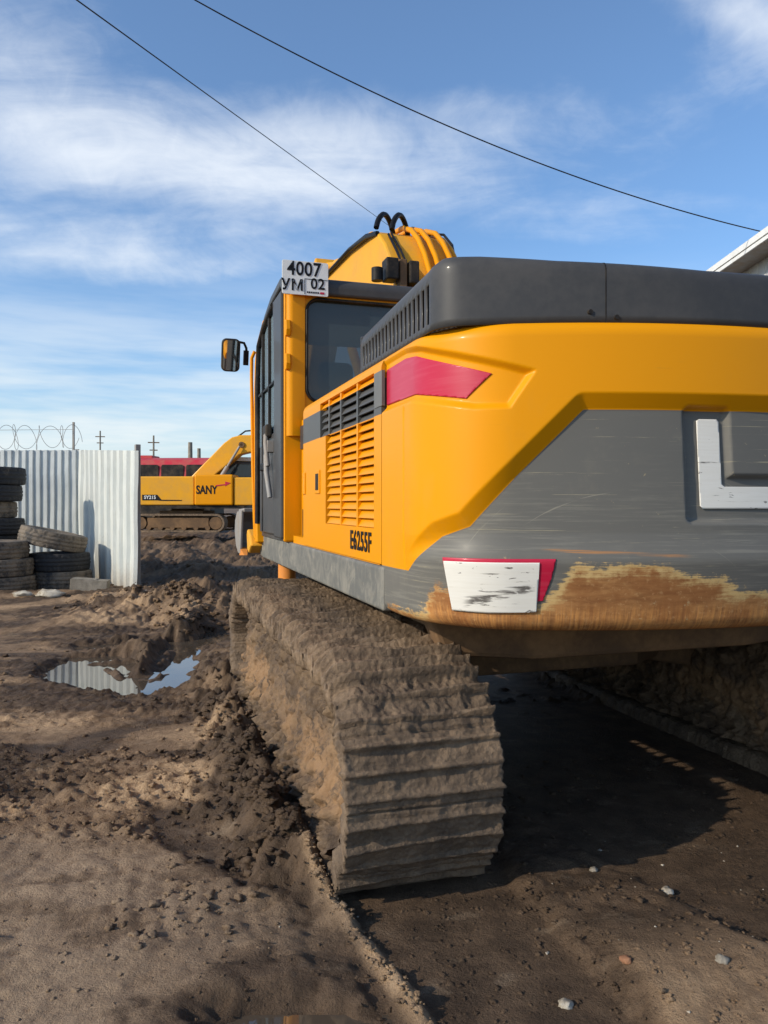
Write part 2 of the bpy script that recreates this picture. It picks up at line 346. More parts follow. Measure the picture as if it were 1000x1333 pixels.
# skirt: scraped grey
m, k = mat('scraped_grey_skirt'); co = objco(k)
a = k.noise(k.scale(co, (1, 3.0, 3.0), (R(35), 0, 0)), 2.4, 7, 0.68, 1.2); b = k.noise(co, 30, 5, 0.65)
c = k.mix(k.ramp(a, 0.40, 0.70), (0.125, 0.125, 0.115), (0.235, 0.22, 0.185))
sc = k.noise(k.scale(co, (1, 24, 3), (R(60), 0, 0)), 2.0, 6, 0.7, 1.5)
c = k.mix(k.m('MULTIPLY', k.ramp(sc, 0.60, 0.66), 0.5), c, (0.42, 0.38, 0.30)); c = k.mix(k.m('MULTIPLY', k.ramp(b, 0.55, 0.75), 0.3), c, (0.25, 0.19, 0.13))
finish(k, c, 0.6, bump=b, bstr=0.1); M['skirt'] = m
# mud
def mud_mat(name, dark, mid, tan, tanamt=0.5, bstr=0.7, sand=None, fs=1.0, shade_tint=False):
    m, k = mat(name); co = objco(k)
    n0 = k.noise(co, 2.2, 5, 0.6); n1 = k.noise(co, 11*fs, 6, 0.65); n2 = k.noise(co, 60*fs, 5, 0.7); n3 = k.noise(co, 230*fs, 3, 0.6)
    vor = k.n('ShaderNodeTexVoronoi', {'Vector': co, 'Scale': 48*fs}).outputs[0]
    c = k.mix(k.ramp(n1, 0.35, 0.68), c4(dark), c4(mid))
    c = k.mix(k.m('MULTIPLY', k.ramp(k.m('ADD', n0, k.m('MULTIPLY', k.m('SUBTRACT', n2, .5), .5)), 0.46, 0.70), tanamt), c, c4(tan))
    if shade_tint: c = k.mix(k.m('MULTIPLY', k.n('ShaderNodeAttribute', attribute_name='shade_tint').outputs['Fac'], 0.45), c, k.mix(n1, (0.075, 0.052, 0.035), (0.15, 0.108, 0.072)))  # painted shade: mask darkens the belt mud colour
    if sand is not None: c = k.mix(k.m('MULTIPLY', k.n('ShaderNodeAttribute', attribute_name='sand').outputs['Fac'], k.ramp(k.m('ADD', n1, k.m('MULTIPLY', n2, .3)), .48, .66)), c, c4(sand))
    c = k.mix(k.m('MULTIPLY', k.ramp(n3, 0.58, 0.72), 0.25), c, c4([t*1.25 for t in tan]))
    h = k.m('ADD', k.m('MULTIPLY', n2, 1.0), k.m('ADD', k.m('MULTIPLY', n3, 0.4), k.m('MULTIPLY', vor, 0.6)))
    finish(k, c, k.m('ADD', 0.72, k.m('MULTIPLY', n1, 0.2)), bump=h, bstr=bstr, bdist=0.012); return m
M['track_mud'] = mud_mat('dried_track_mud', (0.080, 0.053, 0.033), (0.20, 0.136, 0.084), (0.33, 0.228, 0.140), 0.55, shade_tint=True)
M['frame_mud'] = mud_mat('muddy_track_frame', (0.070, 0.045, 0.028), (0.155, 0.102, 0.060), (0.25, 0.165, 0.092), 0.6, sand=(0.40, 0.225, 0.10))
M['clod'] = mud_mat('loose_mud_clods', (0.10, 0.074, 0.052), (0.21, 0.155, 0.108), (0.34, 0.25, 0.17), 0.5)
M['concrete'] = mud_mat('dirty_concrete', (0.16, 0.14, 0.11), (0.26, 0.23, 0.19), (0.33, 0.29, 0.23), 0.5, 0.3)
M['plaster'] = mud_mat('pale_plaster', (0.22, 0.18, 0.13), (0.46, 0.41, 0.33), (0.60, 0.55, 0.46), 0.7, 0.4)

# ------------------------------------------------------------------ ground
def axis_pts(segs):
    out = [segs[0][0]]
    for a, b, n, g in segs:
        t = np.linspace(0, 1, n+1)[1:]; t = (np.exp(g*t)-1)/(math.exp(g)-1) if g else t
        out += list(a+(b-a)*t)
    return np.array(out)
ys = axis_pts([(-40, -2, 14, -3), (-2, 1.5, 60, 0), (1.5, 4.6, 250, 0), (4.6, 9.5, 210, 0.6), (9.5, 24, 170, 0.8), (24, 60, 50, 1), (60, 1500, 24, 4)])
xs = axis_pts([(-1500, -30, 22, -4), (-30, -9, 50, -1), (-9, -3.2, 150, -0.7), (-3.2, 2.6, 380, 0), (2.6, 9, 110, 0.8), (9, 30, 30, 1), (30, 1500, 22, 4)])
X, Y = np.meshgrid(xs, ys, indexing='ij'); XY = np.stack([X, Y], -1)
near = sstep(60, 25, Y)*sstep(26, 14, np.abs(X))
wx = X+0.35*fbm(X*0.7, Y*0.7, 1, 3); wy = Y+0.35*fbm(X*0.7, Y*0.7, 9, 3)
z = 0.045*fbm(X*0.45, Y*0.45, 0.3, 3)+0.020*fbm(wx*2.2, wy*3.4, 2, 4)
crumb = billow(X*9, Y*9, 0, 4, 0.55)-0.38
crumb2 = billow(X*24, Y*24, 4, 3, 0.55)-0.36
roughm = sstep(-0.15, 0.35, fbm(wx*0.9, wy*1.3, 5, 3))
# rows of tracks pressed into the yard, running left to right and a little away
q = wy-0.22*wx
ruts = np.sin(q*2.1+1.5*fbm(X*.5, Y*.5, 3, 2))
z += 0.028*ruts*sstep(3.2, 4.5, Y)*sstep(-0.2, -0.9, X-0.0*Y)
lug = sstep(0.25, 0.8, np.sin(q*15.0+2*fbm(X*.8, Y*.8, 8, 2)))*sstep(0.0, 0.35, fbm(X*.6+4, Y*.6, 7, 3))
z += 0.010*lug*sstep(3.0, 4.2, Y)*sstep(0.2, -0.6, X)
# far yard churned by machines
far = sstep(7.5, 10, Y)*sstep(-4.6, -3.2, X)
far2 = sstep(12.5, 15, Y)
zf = 0.11*ruts+0.20*fbm(wx*1.3, wy*0.8, 11, 5, 0.6)+0.20*(billow(X*3.2, Y*3.2, 2, 4, 0.6)-0.35)
z += np.maximum(far, far2)*zf
# machine frame coordinates
th = R(17.2); ct, st_ = math.cos(th), math.sin(th); AC, TC = 2.1, 4.5
LX = ct*X+st_*Y-AC; LY = -st_*X+ct*Y-TC
lanes = np.maximum(sstep(0.36, 0.27, np.abs(LX+1.18)), sstep(0.36, 0.27, np.abs(LX-1.18)))
behind = sstep(-1.55, -1.9, LY)
z += -0.075*lanes*sstep(-1.3, -1.7, LY)
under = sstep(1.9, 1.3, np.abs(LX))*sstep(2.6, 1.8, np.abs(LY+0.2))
z -= 0.05*under*(1-lanes)
z += 0.035*(billow(X*6, Y*6, 6, 3)-0.3)*under
# berm pressed up along the outer edge of the track lane
d, t = sdline(XY, [(0.30, 1.45), (0.12, 2.006), (0.0, 2.277), (-0.184, 2.632), (-0.33, 2.95)])
bn = 1+0.8*fbm(X*7, Y*7, 3, 3)
z += (0.070*np.exp(-(d/0.050)**2))*bn*sstep(1.0, 0.9, t)
# heap of churned mud beside the track
d2, t2 = sdline(XY, [(-0.33, 2.86), (-0.52, 3.4), (-0.78, 4.3), (-1.02, 5.1), (-1.25, 5.9)])
heapw = 0.16+0.06*fbm(X*3, Y*3, 2, 2)
heap = np.exp(-(d2/heapw)**2)*(0.16-0.04*t2)
z += heap*(0.9+1.0*fbm(X*5, Y*5, 1, 4))
z += 0.16*(billow(X*8, Y*8, 3, 4, .55)-0.30)*np.exp(-(d2/0.22)**2)
# smooth bank between the tracks, then a step down towards the far lane
bank = sdpoly(XY, [(0.45, 3.9), (0.585, 3.543), (0.916, 2.993), (1.195, 2.389), (1.6, 1.6), (0.75, 1.4), (0.62, 2.3), (0.42, 2.7), (0.40, 3.3)])
smoothm = sstep(-0.03, 0.10, bank+0.05*fbm(X*4, Y*4, 8, 3))
z += 0.055*sstep(-0.05, 0.12, bank)
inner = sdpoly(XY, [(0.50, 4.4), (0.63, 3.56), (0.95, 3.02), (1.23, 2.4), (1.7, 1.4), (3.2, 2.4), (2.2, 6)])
z -= 0.05*sstep(-0.03, 0.06, inner)
# clay bed in the foreground left
clay = sstep(0.3, -0.2, X)*sstep(3.4, 2.9, Y+0.25*fbm(X*1.5, Y*1.5, 6, 3))
lane_l = sdpoly(XY, [(-1.10, 3.55), (-0.53, 3.14), (-0.29, 2.86), (-0.27, 2.66), (-0.47, 2.72), (-0.90, 3.10)])+0.03*fbm(X*5, Y*5, 2, 3)
z -= 0.03*sstep(-0.05, 0.06, lane_l)
# mounds in front of the fence and round the puddles
def mound(cx, cy, rx, ry, h, ang=0):
    a = R(ang); u = (X-cx)*math.cos(a)+(Y-cy)*math.sin(a); v = -(X-cx)*math.sin(a)+(Y-cy)*math.cos(a)
    return h*np.exp(-(u/rx)**2-(v/ry)**2)
md = mound(-2.75, 9.7, 0.85, 0.5, 0.24, -25)+mound(-3.6, 10.6, 0.7, 0.6, 0.16)+mound(-2.15, 8.3, 0.16, 1.1, 0.17, 6)+mound(-2.3, 7.1, 0.42, 0.28, 0.10, 35)+mound(-5.2, 11.2, 2.2, 0.6, 0.05)+mound(-2.55, 7.75, 0.5, 0.16, 0.07, 12)+mound(-1.15, 7.2, 0.35, 0.9, 0.07)
z += md*(1+0.9*fbm(X*3.5, Y*3.5, 5, 4))
crumbw = np.clip(0.25+0.75*roughm, 0, 1)
z += 0.0045*np.sin(LX*75+5*fbm(X*2, Y*2, 2, 3))*sstep(-0.1, 0.3, fbm(X*1.7, Y*1.7, 13, 3))*sstep(-1.4, -0.7, X)*sstep(3.0, 2.7, Y)*sstep(0.05, -0.10, X+0.42*(Y-2.0))
rightfront = sstep(0.10, 0.35, (X-0.12)+(Y-2.0)*0.42)*sstep(3.2, 2.6, Y)*(1-smoothm)
amp = 0.026+0.040*crumbw+0.040*rightfront+0.03*sstep(0.02, 0.10, md)+0.03*np.exp(-(d2/0.3)**2)
amp = amp*(1-0.80*smoothm)*(1-0.45*clay)*(1-0.5*sstep(-0.05, 0.06, lane_l))
fade = sstep(24, 11, Y)
z += amp*(crumb*1.1)*fade+amp*0.60*crumb2*sstep(8, 4.5, Y)
# puddle hollows (water level -0.045)
WL = -0.045
pA = sdpoly(XY, [(-2.80, 6.30), (-2.55, 5.95), (-2.15, 5.72), (-1.78, 5.66), (-1.72, 6.0), (-2.02, 6.25), (-2.12, 6.75), (-2.45, 7.05), (-2.80, 6.95), (-2.85, 6.6)])
pB = sdpoly(XY, [(-1.85, 5.62), (-1.62, 5.78), (-1.58, 6.15), (-1.70, 6.75), (-1.86, 7.55), (-1.98, 7.80), (-2.15, 7.78), (-2.05, 7.1), (-1.93, 6.45), (-1.90, 6.0)])
pC = sdpoly(XY, [(-1.86, 7.6), (-1.70, 7.5), (-1.64, 7.9), (-1.78, 8.4), (-1.92, 8.4), (-1.93, 7.9)])
pD = sdpoly(XY, [(-2.55, 7.5), (-2.2, 7.7), (-2.3, 7.95), (-2.62, 7.72), (-3.0, 7.55), (-2.9, 7.4)])
pE = sdpoly(XY, [(-0.42, 2.02), (-0.20, 2.06), (-0.08, 2.02), (-0.02, 1.86), (-0.40, 1.84)])
pF = sdpoly(XY, [(0.62, 4.3), (0.78, 4.25), (0.86, 4.7), (0.62, 4.9)])
pz = np.maximum.reduce([pA, pB+0.05, pC+0.02, pD, pE])+0.13*fbm(X*4.5, Y*4.5, 14, 5, 0.6)
wetp = sstep(-0.45, 0.05, pz)
lvl = WL-0.035-0.02*np.abs(fbm(X*3, Y*3, 2, 2))
pm = sstep(-0.13, 0.06, pz)
z = z*(1-pm)+lvl*pm
isl = mound(-2.02, 6.45, 0.07, 0.42, 0.085, 14)+mound(-1.96, 6.9, 0.07, 0.5, 0.09, 8)+mound(-2.22, 6.32, 0.05, 0.30, 0.075, 35)+mound(-2.35, 6.75, 0.28, 0.05, 0.075, 15)+mound(-1.80, 6.2, 0.04, 0.22, 0.05, -10)
z += isl*(1+0.8*fbm(X*9, Y*9, 3, 3))
# keep the shoreline meaningful: elsewhere the yard stays above the water level
outside = sstep(0.0, -0.16, pz)
z = np.where(z < WL+0.012, z+(WL+0.012-z)*outside, z)
z *= 1.0
z = np.where(near > 0, z*near, 0.0)
tone = fbm(wx*1.1, wy*2.0-0.3*wx, 21, 5)
bandn = fbm(wx*0.55, q*1.9, 31, 4)
dry = 0.85*sstep(-0.08, 0.50, 0.6*tone+0.8*bandn)
dry = dry*sstep(2.2, 3.4, Y+0.2*tone)*0.9+0.25*sstep(3.2, 2.6, Y)*sstep(-.2, .3, tone)
dry = np.clip(dry+0.6*np.exp(-((Y-3.55+0.10*X)/0.28)**2)*sstep(-.35, .25, tone+0.2)*sstep(-0.3, -0.7, X), 0, 1)
farwet = sstep(8.2, 10.0, Y+0.6*bandn)*sstep(-3.5, -2.6, X+0.25*(Y-10)*0)
farwet = np.maximum(farwet, sstep(12.5, 13.5, Y))
wet_shade = np.clip(0.50*sstep(-0.05, 0.30, fbm(wx*1.7, wy*2.6, 41, 5, 0.6))*sstep(3.4, 3.0, Y)*sstep(0.1, -0.3, X)+0.9*wetp+0.75*farwet*(0.75+0.6*tone)+0.85*under+0.9*sstep(-0.05, 0.05, lane_l)+0.9*sstep(-0.05, .1, inner)*sstep(4.2, 3.2, Y)+0.55*rightfront+0.30*sstep(-.05, .05, bank)+0.8*lanes*behind+0.85*np.exp(-(d2/0.22)**2)*(Y < 4.2)+0.8*sstep(0.20, -0.20, bandn+0.6*tone)*sstep(3.0, 3.6, Y)*(1-farwet), 0, 1)  # real wet mud, plus shade painted into the soil at right and inside
wet_shade = wet_shade*(1-0.75*np.exp(-(d/0.05)**2)*sstep(1.0, 0.9, t))
dry = np.clip(dry*(1-0.8*wet_shade)+0.42*smoothm*sstep(0.0, 0.08, bank)+0.6*np.exp(-(d/0.06)**2)*sstep(1.0, 0.9, t)+0.7*sstep(0.05, 0.15, md)*(1-farwet), 0, 1)
clayA = clay*(1-wet_shade)
dark = np.clip(sstep(-0.02, 0.12, inner)*sstep(2.2, 3.0, Y+0.25*tone)*sstep(2.6, 1.6, LX+0.7*(LY+2.0))*(1-0.8*sstep(-2.35, -1.6, LY-0.55*LX)), 0, 1)  # soil colour darkened between the tracks to paint in the machine's shade

m, k = mat('yard_mud'); co = k.n('ShaderNodeNewGeometry').outputs['Position']
att = lambda nm: k.n('ShaderNodeAttribute', attribute_name=nm).outputs['Fac']
n0 = k.noise(co, 1.3, 6, 0.6); n1 = k.noise(co, 7, 6, 0.65); n2 = k.noise(co, 45, 5, 0.7); n3 = k.noise(co, 130, 5, 0.72)
vor = k.n('ShaderNodeTexVoronoi', {'Vector': co, 'Scale': 60}).outputs[0]
base = k.mix(k.ramp(n1, 0.32, 0.68), (0.180, 0.116, 0.070), (0.285, 0.190, 0.115))
dryc = k.mix(k.ramp(n2, 0.35, 0.65), (0.38, 0.250, 0.145), (0.52, 0.355, 0.210))
wetc = k.mix(k.ramp(n1, 0.35, 0.65), (0.062, 0.040, 0.025), (0.128, 0.083, 0.051))
clayc = k.mix(k.ramp(n0, 0.40, 0.62), (0.225, 0.160, 0.106), (0.345, 0.250, 0.168))
c = k.mix(k.m('MULTIPLY', att('clay'), 0.8), base, clayc)
nn = k.m('ADD', k.m('MULTIPLY', k.m('SUBTRACT', n2, .5), .55), k.m('MULTIPLY', k.m('SUBTRACT', n1, .5), .7))
c = k.mix(k.m('MULTIPLY', k.ramp(k.m('ADD', att('dry'), nn), 0.25, 0.85), 0.85), c, dryc)
wm = k.ramp(k.m('ADD', att('wet_shade'), nn), 0.22, 0.78)
c = k.mix(wm, c, wetc)
c = k.mix(k.m('MULTIPLY', k.ramp(n3, 0.60, 0.72), 0.35), c, k.mix(0.5, c, (0.42, 0.36, 0.29)))
c = k.mix(k.m('MULTIPLY', k.ramp(n3, 0.47, 0.34), 0.55), c, k.mix(0.3, c, (0.02, 0.014, 0.010)))
h = k.m('ADD', k.m('MULTIPLY', n2, 0.9), k.m('ADD', k.m('MULTIPLY', n3, 0.7), k.m('MULTIPLY', vor, 0.12)))
c = k.mix(k.m('MULTIPLY', k.ramp(k.noise(co, 19, 5, 0.7), 0.56, 0.72), 0.45), c, k.mix(0.45, c, (0.03, 0.022, 0.016)))
c = k.mix(k.m('MULTIPLY', k.ramp(k.noise(k.scale(co, (1, 1.6, 1), (0, 0, R(25))), 4.5, 6, 0.68), 0.56, 0.70), 0.40), c, k.mix(0.55, c, (0.46, 0.35, 0.24)))
c = k.mix(k.m('MULTIPLY', att('dark'), 0.9), c, k.mix(k.ramp(n2, 0.4, 0.6), (0.040, 0.025, 0.015), (0.090, 0.057, 0.033)))  # painted shade blended over the soil colour
finish(k, c, k.m('SUBTRACT', 0.95, k.m('MULTIPLY', wm, 0.22)), spec=0.22, bump=h, bstr=0.95, bdist=0.014); M['ground'] = m
P = np.stack([X, Y, z], -1)
g = grid_mesh('ground', P, M['ground'], attrs={'wet_shade': wet_shade, 'dry': dry, 'clay': clayA, 'dark': dark}); g['kind'] = 'structure'
def ground_z(x, y):
    i = np.clip(np.searchsorted(xs, x), 1, len(xs)-1); j = np.clip(np.searchsorted(ys, y), 1, len(ys)-1)
    return float(max(z[i, j], z[i-1, j-1]))
# water standing in the hollows
m, k = mat('puddle_water'); co = objco(k)
finish(k, (0.075, 0.058, 0.042), 0.015, spec=1.0, ior=1.6, bump=k.noise(co, 5, 3), bstr=0.02, bdist=0.01); M['water'] = m
def sheet(name, x0, x1, y0, y1, zz):
    mb = MB(); mb.add([(x0, y0, zz), (x1, y0, zz), (x1, y1, zz), (x0, y1, zz)], [(0, 1, 2, 3)])
    o = mb.build(name, M['water']); o['kind'] = 'structure'; return o
sheet('puddle_water', -3.3, -1.45, 5.35, 8.7, WL)
sheet('puddle_water', -0.55, 0.06, 1.78, 2.10, WL)

def rock_verts(r, seed, flat=0.62, sub=2):
    bm = bmesh.new(); bmesh.ops.create_icosphere(bm, subdivisions=sub, radius=1)
    rr = random.Random(seed); o = Vector((rr.random()*50, rr.random()*50, rr.random()*50))
    sx, sy = 0.75+rr.random()*.5, 0.75+rr.random()*.5
    vs = []
    for v in bm.verts:
        p = v.co; nz = float(pnoise(p.x*1.3+o.x, p.y*1.3+o.y, p.z*1.3+o.z))+0.9*float(pnoise(p.x*3.1+o.x, p.y*3.1, p.z*3.1+o.z))-0.5*abs(float(pnoise(p.x*4.7+o.x, p.y*4.7, p.z*4.7)))
        vs.append(Vector((p.x*sx, p.y*sy, p.z*flat))*r*(1+1.0*nz))
    fs = [tuple(v.index for v in f.verts) for f in bm.faces]; bm.free(); return vs, fs
PROTO = [rock_verts(1, i) for i in range(14)]+[rock_verts(1, 50+i, sub=3) for i in range(8)]
def scatter(name, mt, spots, label=None):
    V, F, b = [], [], 0
    for x, y, zz, r in spots:
        vs, fs = PROTO[rng.randrange(14) if r < 0.022 else 14+rng.randrange(8)]
        a = rng.random()*6.28; ca, sa = math.cos(a), math.sin(a)
        V += [(x+(v.x*ca-v.y*sa)*r, y+(v.x*sa+v.y*ca)*r, zz+v.z*r) for v in vs]
        F += [tuple(i+b for i in f) for f in fs]; b += len(vs)
    me = bpy.data.meshes.new(name); me.from_pydata(V, [], F); me.materials.append(mt)
    me.polygons.foreach_set('use_smooth', [True]*len(F))
    if mt is M['ground']:
        va = np.array(V); ii = np.clip(np.searchsorted(xs, va[:, 0]), 0, len(xs)-1); jj = np.clip(np.searchsorted(ys, va[:, 1]), 0, len(ys)-1)
        for nm, ar in (('wet_shade', np.clip(wet_shade*0.9, 0, 1)), ('dry', dry*0.8), ('dark', dark), ('clay', clayA)):
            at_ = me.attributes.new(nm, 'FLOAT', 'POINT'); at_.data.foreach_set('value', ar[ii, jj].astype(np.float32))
    o = bpy.data.objects.new(name, me); link(o); o['kind'] = 'stuff'; return o
spots = []
def put(n, fx, r0, r1, sink=0.3):
    for _ in range(n):
        x, y = fx(); r = r0+(r1-r0)*rng.random()**3
        spots.append((x, y, ground_z(x, y)-r*sink+r*0.3, r))
def along(pts, wd):
    def f():
        i = rng.randrange(len(pts)-1); tt = rng.random(); a, b = pts[i], pts[i+1]
        return a[0]+(b[0]-a[0])*tt+rng.gauss(0, wd), a[1]+(b[1]-a[1])*tt+rng.gauss(0, wd)
    return f
put(800, along([(-0.36, 2.9), (-0.52, 3.4), (-0.78, 4.3), (-1.05, 5.2)], 0.11), 0.004, 0.034)
put(260, along([(0.12, 2.0), (-0.184, 2.632), (-0.33, 2.95)], 0.022), 0.003, 0.011)
put(1200, lambda: (rng.uniform(0.05, 1.4), rng.uniform(1.9, 2.75)), 0.0015, 0.011)
put(500, lambda: (rng.uniform(0.3, 1.9), rng.uniform(2.6, 4.2)), 0.003, 0.016)
put(1100, lambda: (rng.uniform(-2.2, -0.35), rng.uniform(3.1, 4.3)), 0.002, 0.018)
put(800, lambda: (rng.uniform(-1.9, 0.1), rng.uniform(2.0, 3.3)), 0.0015, 0.008)
put(60, along([(-0.75, 2.75), (-0.62, 2.55), (-0.78, 2.45)], 0.09), 0.006, 0.022)
put(500, lambda: (rng.uniform(-4.5, -0.9), rng.uniform(4.2, 7.5)), 0.004, 0.024)
put(600, along([(-3.9, 10.4), (-2.75, 9.7), (-2.2, 9.0), (-2.0, 8.0)], 0.28), 0.008, 0.045)
put(500, lambda: (rng.uniform(-4.5, -0.6), rng.uniform(9.5, 16)), 0.010, 0.05)
spots = [s for s in spots if not (-2.9 < s[0] < -1.5 and 5.6 < s[1] < 8.4 and s[2] < 0.0)]
scatter('mud_clods', M['ground'], spots)
spots = []
put(60, lambda: (rng.uniform(-3.2, 1.5), rng.uniform(1.9, 5.5)), 0.002, 0.007)
put(16, lambda: (rng.uniform(0.5, 1.5), rng.uniform(2.0, 3.2)), 0.003, 0.009)
scatter('pale_gravel', M['plaster'], spots)

# ------------------------------------------------------------------ the yellow excavator
org = (ct*AC-st_*TC, st_*AC+ct*TC, 0)
EX = thing('excavator', 'large yellow and grey excavator seen from behind, with muddy tracks and scuffed rusty counterweight', 'excavator', org, th)
# plan path of the rear: left side, rounded corner, arc about the swing centre
RT, XS, RC = 2.45, -1.2, 0.40
cx_ = XS+RC; cy_ = -math.sqrt((RT-RC)**2-cx_**2); a1 = math.atan2(cy_, cx_)
S1 = cy_*-1-1.0; S2 = S1+RC*(a1+2*math.pi-math.pi); SM = S2+RT*(-math.pi/2-a1)
def plan(s):
    """s metres from y=-1 down the left side and round the back -> point, outward normal"""
    s = np.asarray(s, float); mir = s > SM; q_ = np.where(mir, 2*SM-s, s)
    x = np.full(q_.shape, XS); y = -1.0-q_; nx = np.full(q_.shape, -1.0); ny = np.zeros(q_.shape)
    k1 = q_ > S1; a = math.pi+(q_-S1)/RC
    x = np.where(k1, cx_+RC*np.cos(a), x); y = np.where(k1, cy_+RC*np.sin(a), y); nx = np.where(k1, np.cos(a), nx); ny = np.where(k1, np.sin(a), ny)
    k2 = q_ > S2; a = a1+(q_-S2)/RT
    x = np.where(k2, RT*np.cos(a), x); y = np.where(k2, RT*np.sin(a), y); nx = np.where(k2, np.cos(a), nx); ny = np.where(k2, np.sin(a), ny)
    return np.where(mir, -x, x), y, np.where(mir, -nx, nx), ny
GL = [(0.45, 0.6), (0.45, 1.109), (0.582, 1.109), (0.865, 1.111), (1.068, 1.241), (1.188, 1.277), (1.576, 1.660), (3.099, 1.660), (3.6, 1.2), (4.3, 1.109), (4.3, 0.6)]
POCK = [(0.30, 1.925), (0.813, 1.928), (0.958, 1.909), (1.420, 1.786), (1.335, 1.662), (1.215, 1.664), (0.914, 1.716), (0.30, 1.716)]
LET = [(1.937, 1.650), (2.060, 1.650), (2.072, 1.425), (2.36, 1.425), (2.36, 1.313), (1.951, 1.313)]
ZB, ZT = 0.925, 1.952
def relief(s, zz):
    P2 = np.stack([s, zz], -1)
    o = -0.034*np.clip((sdpoly(P2, GL)+0.052)/0.052, 0, 1)*sstep(1.15, 1.26, zz)
    o = o-0.020*np.clip(sdpoly(P2, POCK)/0.020, 0, 1)
    o = o-0.022*np.clip((sdpoly(P2, LET)+0.026)/0.014, 0, 1)
    o = o-0.075*np.clip((1.245-zz)/0.32, 0, 1)**1.15*sstep(0.7, 1.15, np.minimum(s, 2*SM-s))
    o = o-0.006*np.exp(-((np.minimum(s, 2*SM-s)-0.835)/0.006)**2)*sstep(1.72, 1.69, zz)
    b = np.clip((0.975-zz)/0.05, 0, 1); o = o-0.05*(1-np.sqrt(np.clip(1-b*b, 0, 1)))
    b = np.clip((zz-1.895)/0.057, 0, 1); o = o-0.055*(1-np.sqrt(np.clip(1-b*b, 0, 1)))
    return o
def surf(s, zz, extra=0.0):
    x, y, nx, ny = plan(s); o = relief(s, zz)+extra
    return np.stack([x+nx*o, y+ny*o, zz], -1)
sa = np.concatenate([np.linspace(0.563, 2.6, 420), np.linspace(2.6, 2*SM-0.563, 140)[1:]])
za = np.concatenate([np.linspace(ZB, 0.98, 14), np.linspace(0.98, 1.89, 180)[1:], np.linspace(1.89, ZT, 18)[1:]])
Sg, Zg = np.meshgrid(sa, za, indexing='ij'); P2 = np.stack([Sg, Zg], -1)
sdg = sdpoly(P2, GL)
RB = [(0.5, 0.90), (0.80, 0.965), (0.95, 0.985), (1.03, 1.055), (1.08, 1.035), (1.43, 1.035), (1.46, 1.06), (1.50, 1.10), (1.55, 1.15), (1.668, 1.160), (1.743, 1.148), (1.924, 1.115), (2.204, 1.075), (2.6, 1.03), (3.4, 1.0), (4.4, 0.95)]
sdr = np.interp(Sg, [p[0] for p in RB], [p[1] for p in RB])-Zg
PC = surf(Sg, Zg)
top = PC[:, -1].copy(); bot = PC[:, 0].copy()
ring_t = top.copy(); ring_t[:, :2] *= 0.93; ring_b = bot.copy(); ring_b[:, :2] *= 0.80; ring_b[:, 2] += 0.01
PC = np.concatenate([ring_b[:, None], PC, ring_t[:, None]], 1)
ext = lambda a: np.concatenate([a[:, :1], a, a[:, -1:]], 1)
CW = grid_mesh('counterweight', PC, M['cw'], EX, uv=ext(np.stack([Sg, Zg], -1).reshape(len(sa), len(za), 2)), attrs={'sd_grey': ext(sdg), 'sd_rust': ext(sdr)})
def patch(name, quad, mt, lift, parent, n=40, mm=8, label=None):
    """quad: four (s,z) corners bottom-left, bottom-right, top-right, top-left laid on the surface"""
    q_ = np.array(quad, float); u, v = np.meshgrid(np.linspace(0, 1, n), np.linspace(0, 1, mm), indexing='ij'); u = u[..., None]; v = v[..., None]
    sz = (q_[0]*(1-u)+q_[1]*u)*(1-v)+(q_[3]*(1-u)+q_[2]*u)*v
    Pp = surf(sz[..., 0], sz[..., 1], lift)
    edge = surf(sz[..., 0], sz[..., 1], -0.004)
    full = np.concatenate([edge[:, :1], Pp, edge[:, -1:]], 1); full = np.concatenate([np.concatenate([edge[:1, :1], edge[:1], edge[:1, -1:]], 1), full, np.concatenate([edge[-1:, :1], edge[-1:], edge[-1:, -1:]], 1)], 0)
    uvp = np.concatenate([sz[:, :1], sz, sz[:, -1:]], 1); uvp = np.concatenate([uvp[:1], uvp, uvp[-1:]], 0)
    o = grid_mesh(name, full, mt, parent, uv=uvp, smooth=True)
    if label: o['label'] = label
    return o
def poly_patch(name, poly, mt, lift, parent, res=0.006, label=None):
    """polygon in (s,z) triangulated finely onto the surface"""
    bm = bmesh.new(); f = bm.faces.new([bm.verts.new((p[0], p[1], 0)) for p in poly])
    for ax, lo, hi in ((0, min(p[0] for p in poly), max(p[0] for p in poly)), (1, min(p[1] for p in poly), max(p[1] for p in poly))):
        st2 = 0.006
        for i in range(1, int((hi-lo)/st2)+1):
            no = (1, 0, 0) if ax == 0 else (0, 1, 0); c_ = (lo+i*st2, 0, 0) if ax == 0 else (0, lo+i*st2, 0)
            bmesh.ops.bisect_plane(bm, geom=bm.verts[:]+bm.edges[:]+bm.faces[:], plane_co=c_, plane_no=no)
    me = bpy.data.meshes.new(name); uvl = bm.loops.layers.uv.new('UVMap')
    for f in bm.faces:
        for l in f.loops: l[uvl].uv = (l.vert.co.x, l.vert.co.y)
        f.smooth = True
    co = np.array([v.co[:] for v in bm.verts]); pp = surf(co[:, 0], co[:, 1], lift)
    for v, p in zip(bm.verts, pp): v.co = p
    bm.to_mesh(me); bm.free(); me.materials.append(mt); o = bpy.data.objects.new(name, me); link(o, parent)
    sl = o.modifiers.new('thickness', 'SOLIDIFY'); sl.thickness = 0.003; sl.offset = 0
    if label: o['label'] = label
    return o
poly_patch('reflector', [(0.580, 1.886), (0.813, 1.890), (0.927, 1.878), (1.272, 1.780), (1.180, 1.703), (0.914, 1.744), (0.580, 1.746)], M['red'], 0.003, CW, label='long red reflector strip wrapped round the corner')
poly_patch('reflector', [(1.085, 1.172), (1.483, 1.174), (1.470, 1.11), (1.445, 1.035), (1.40, 1.03), (1.10, 1.05)], M['red'], 0.002, CW, label='red warning sticker mostly covered by white paint')
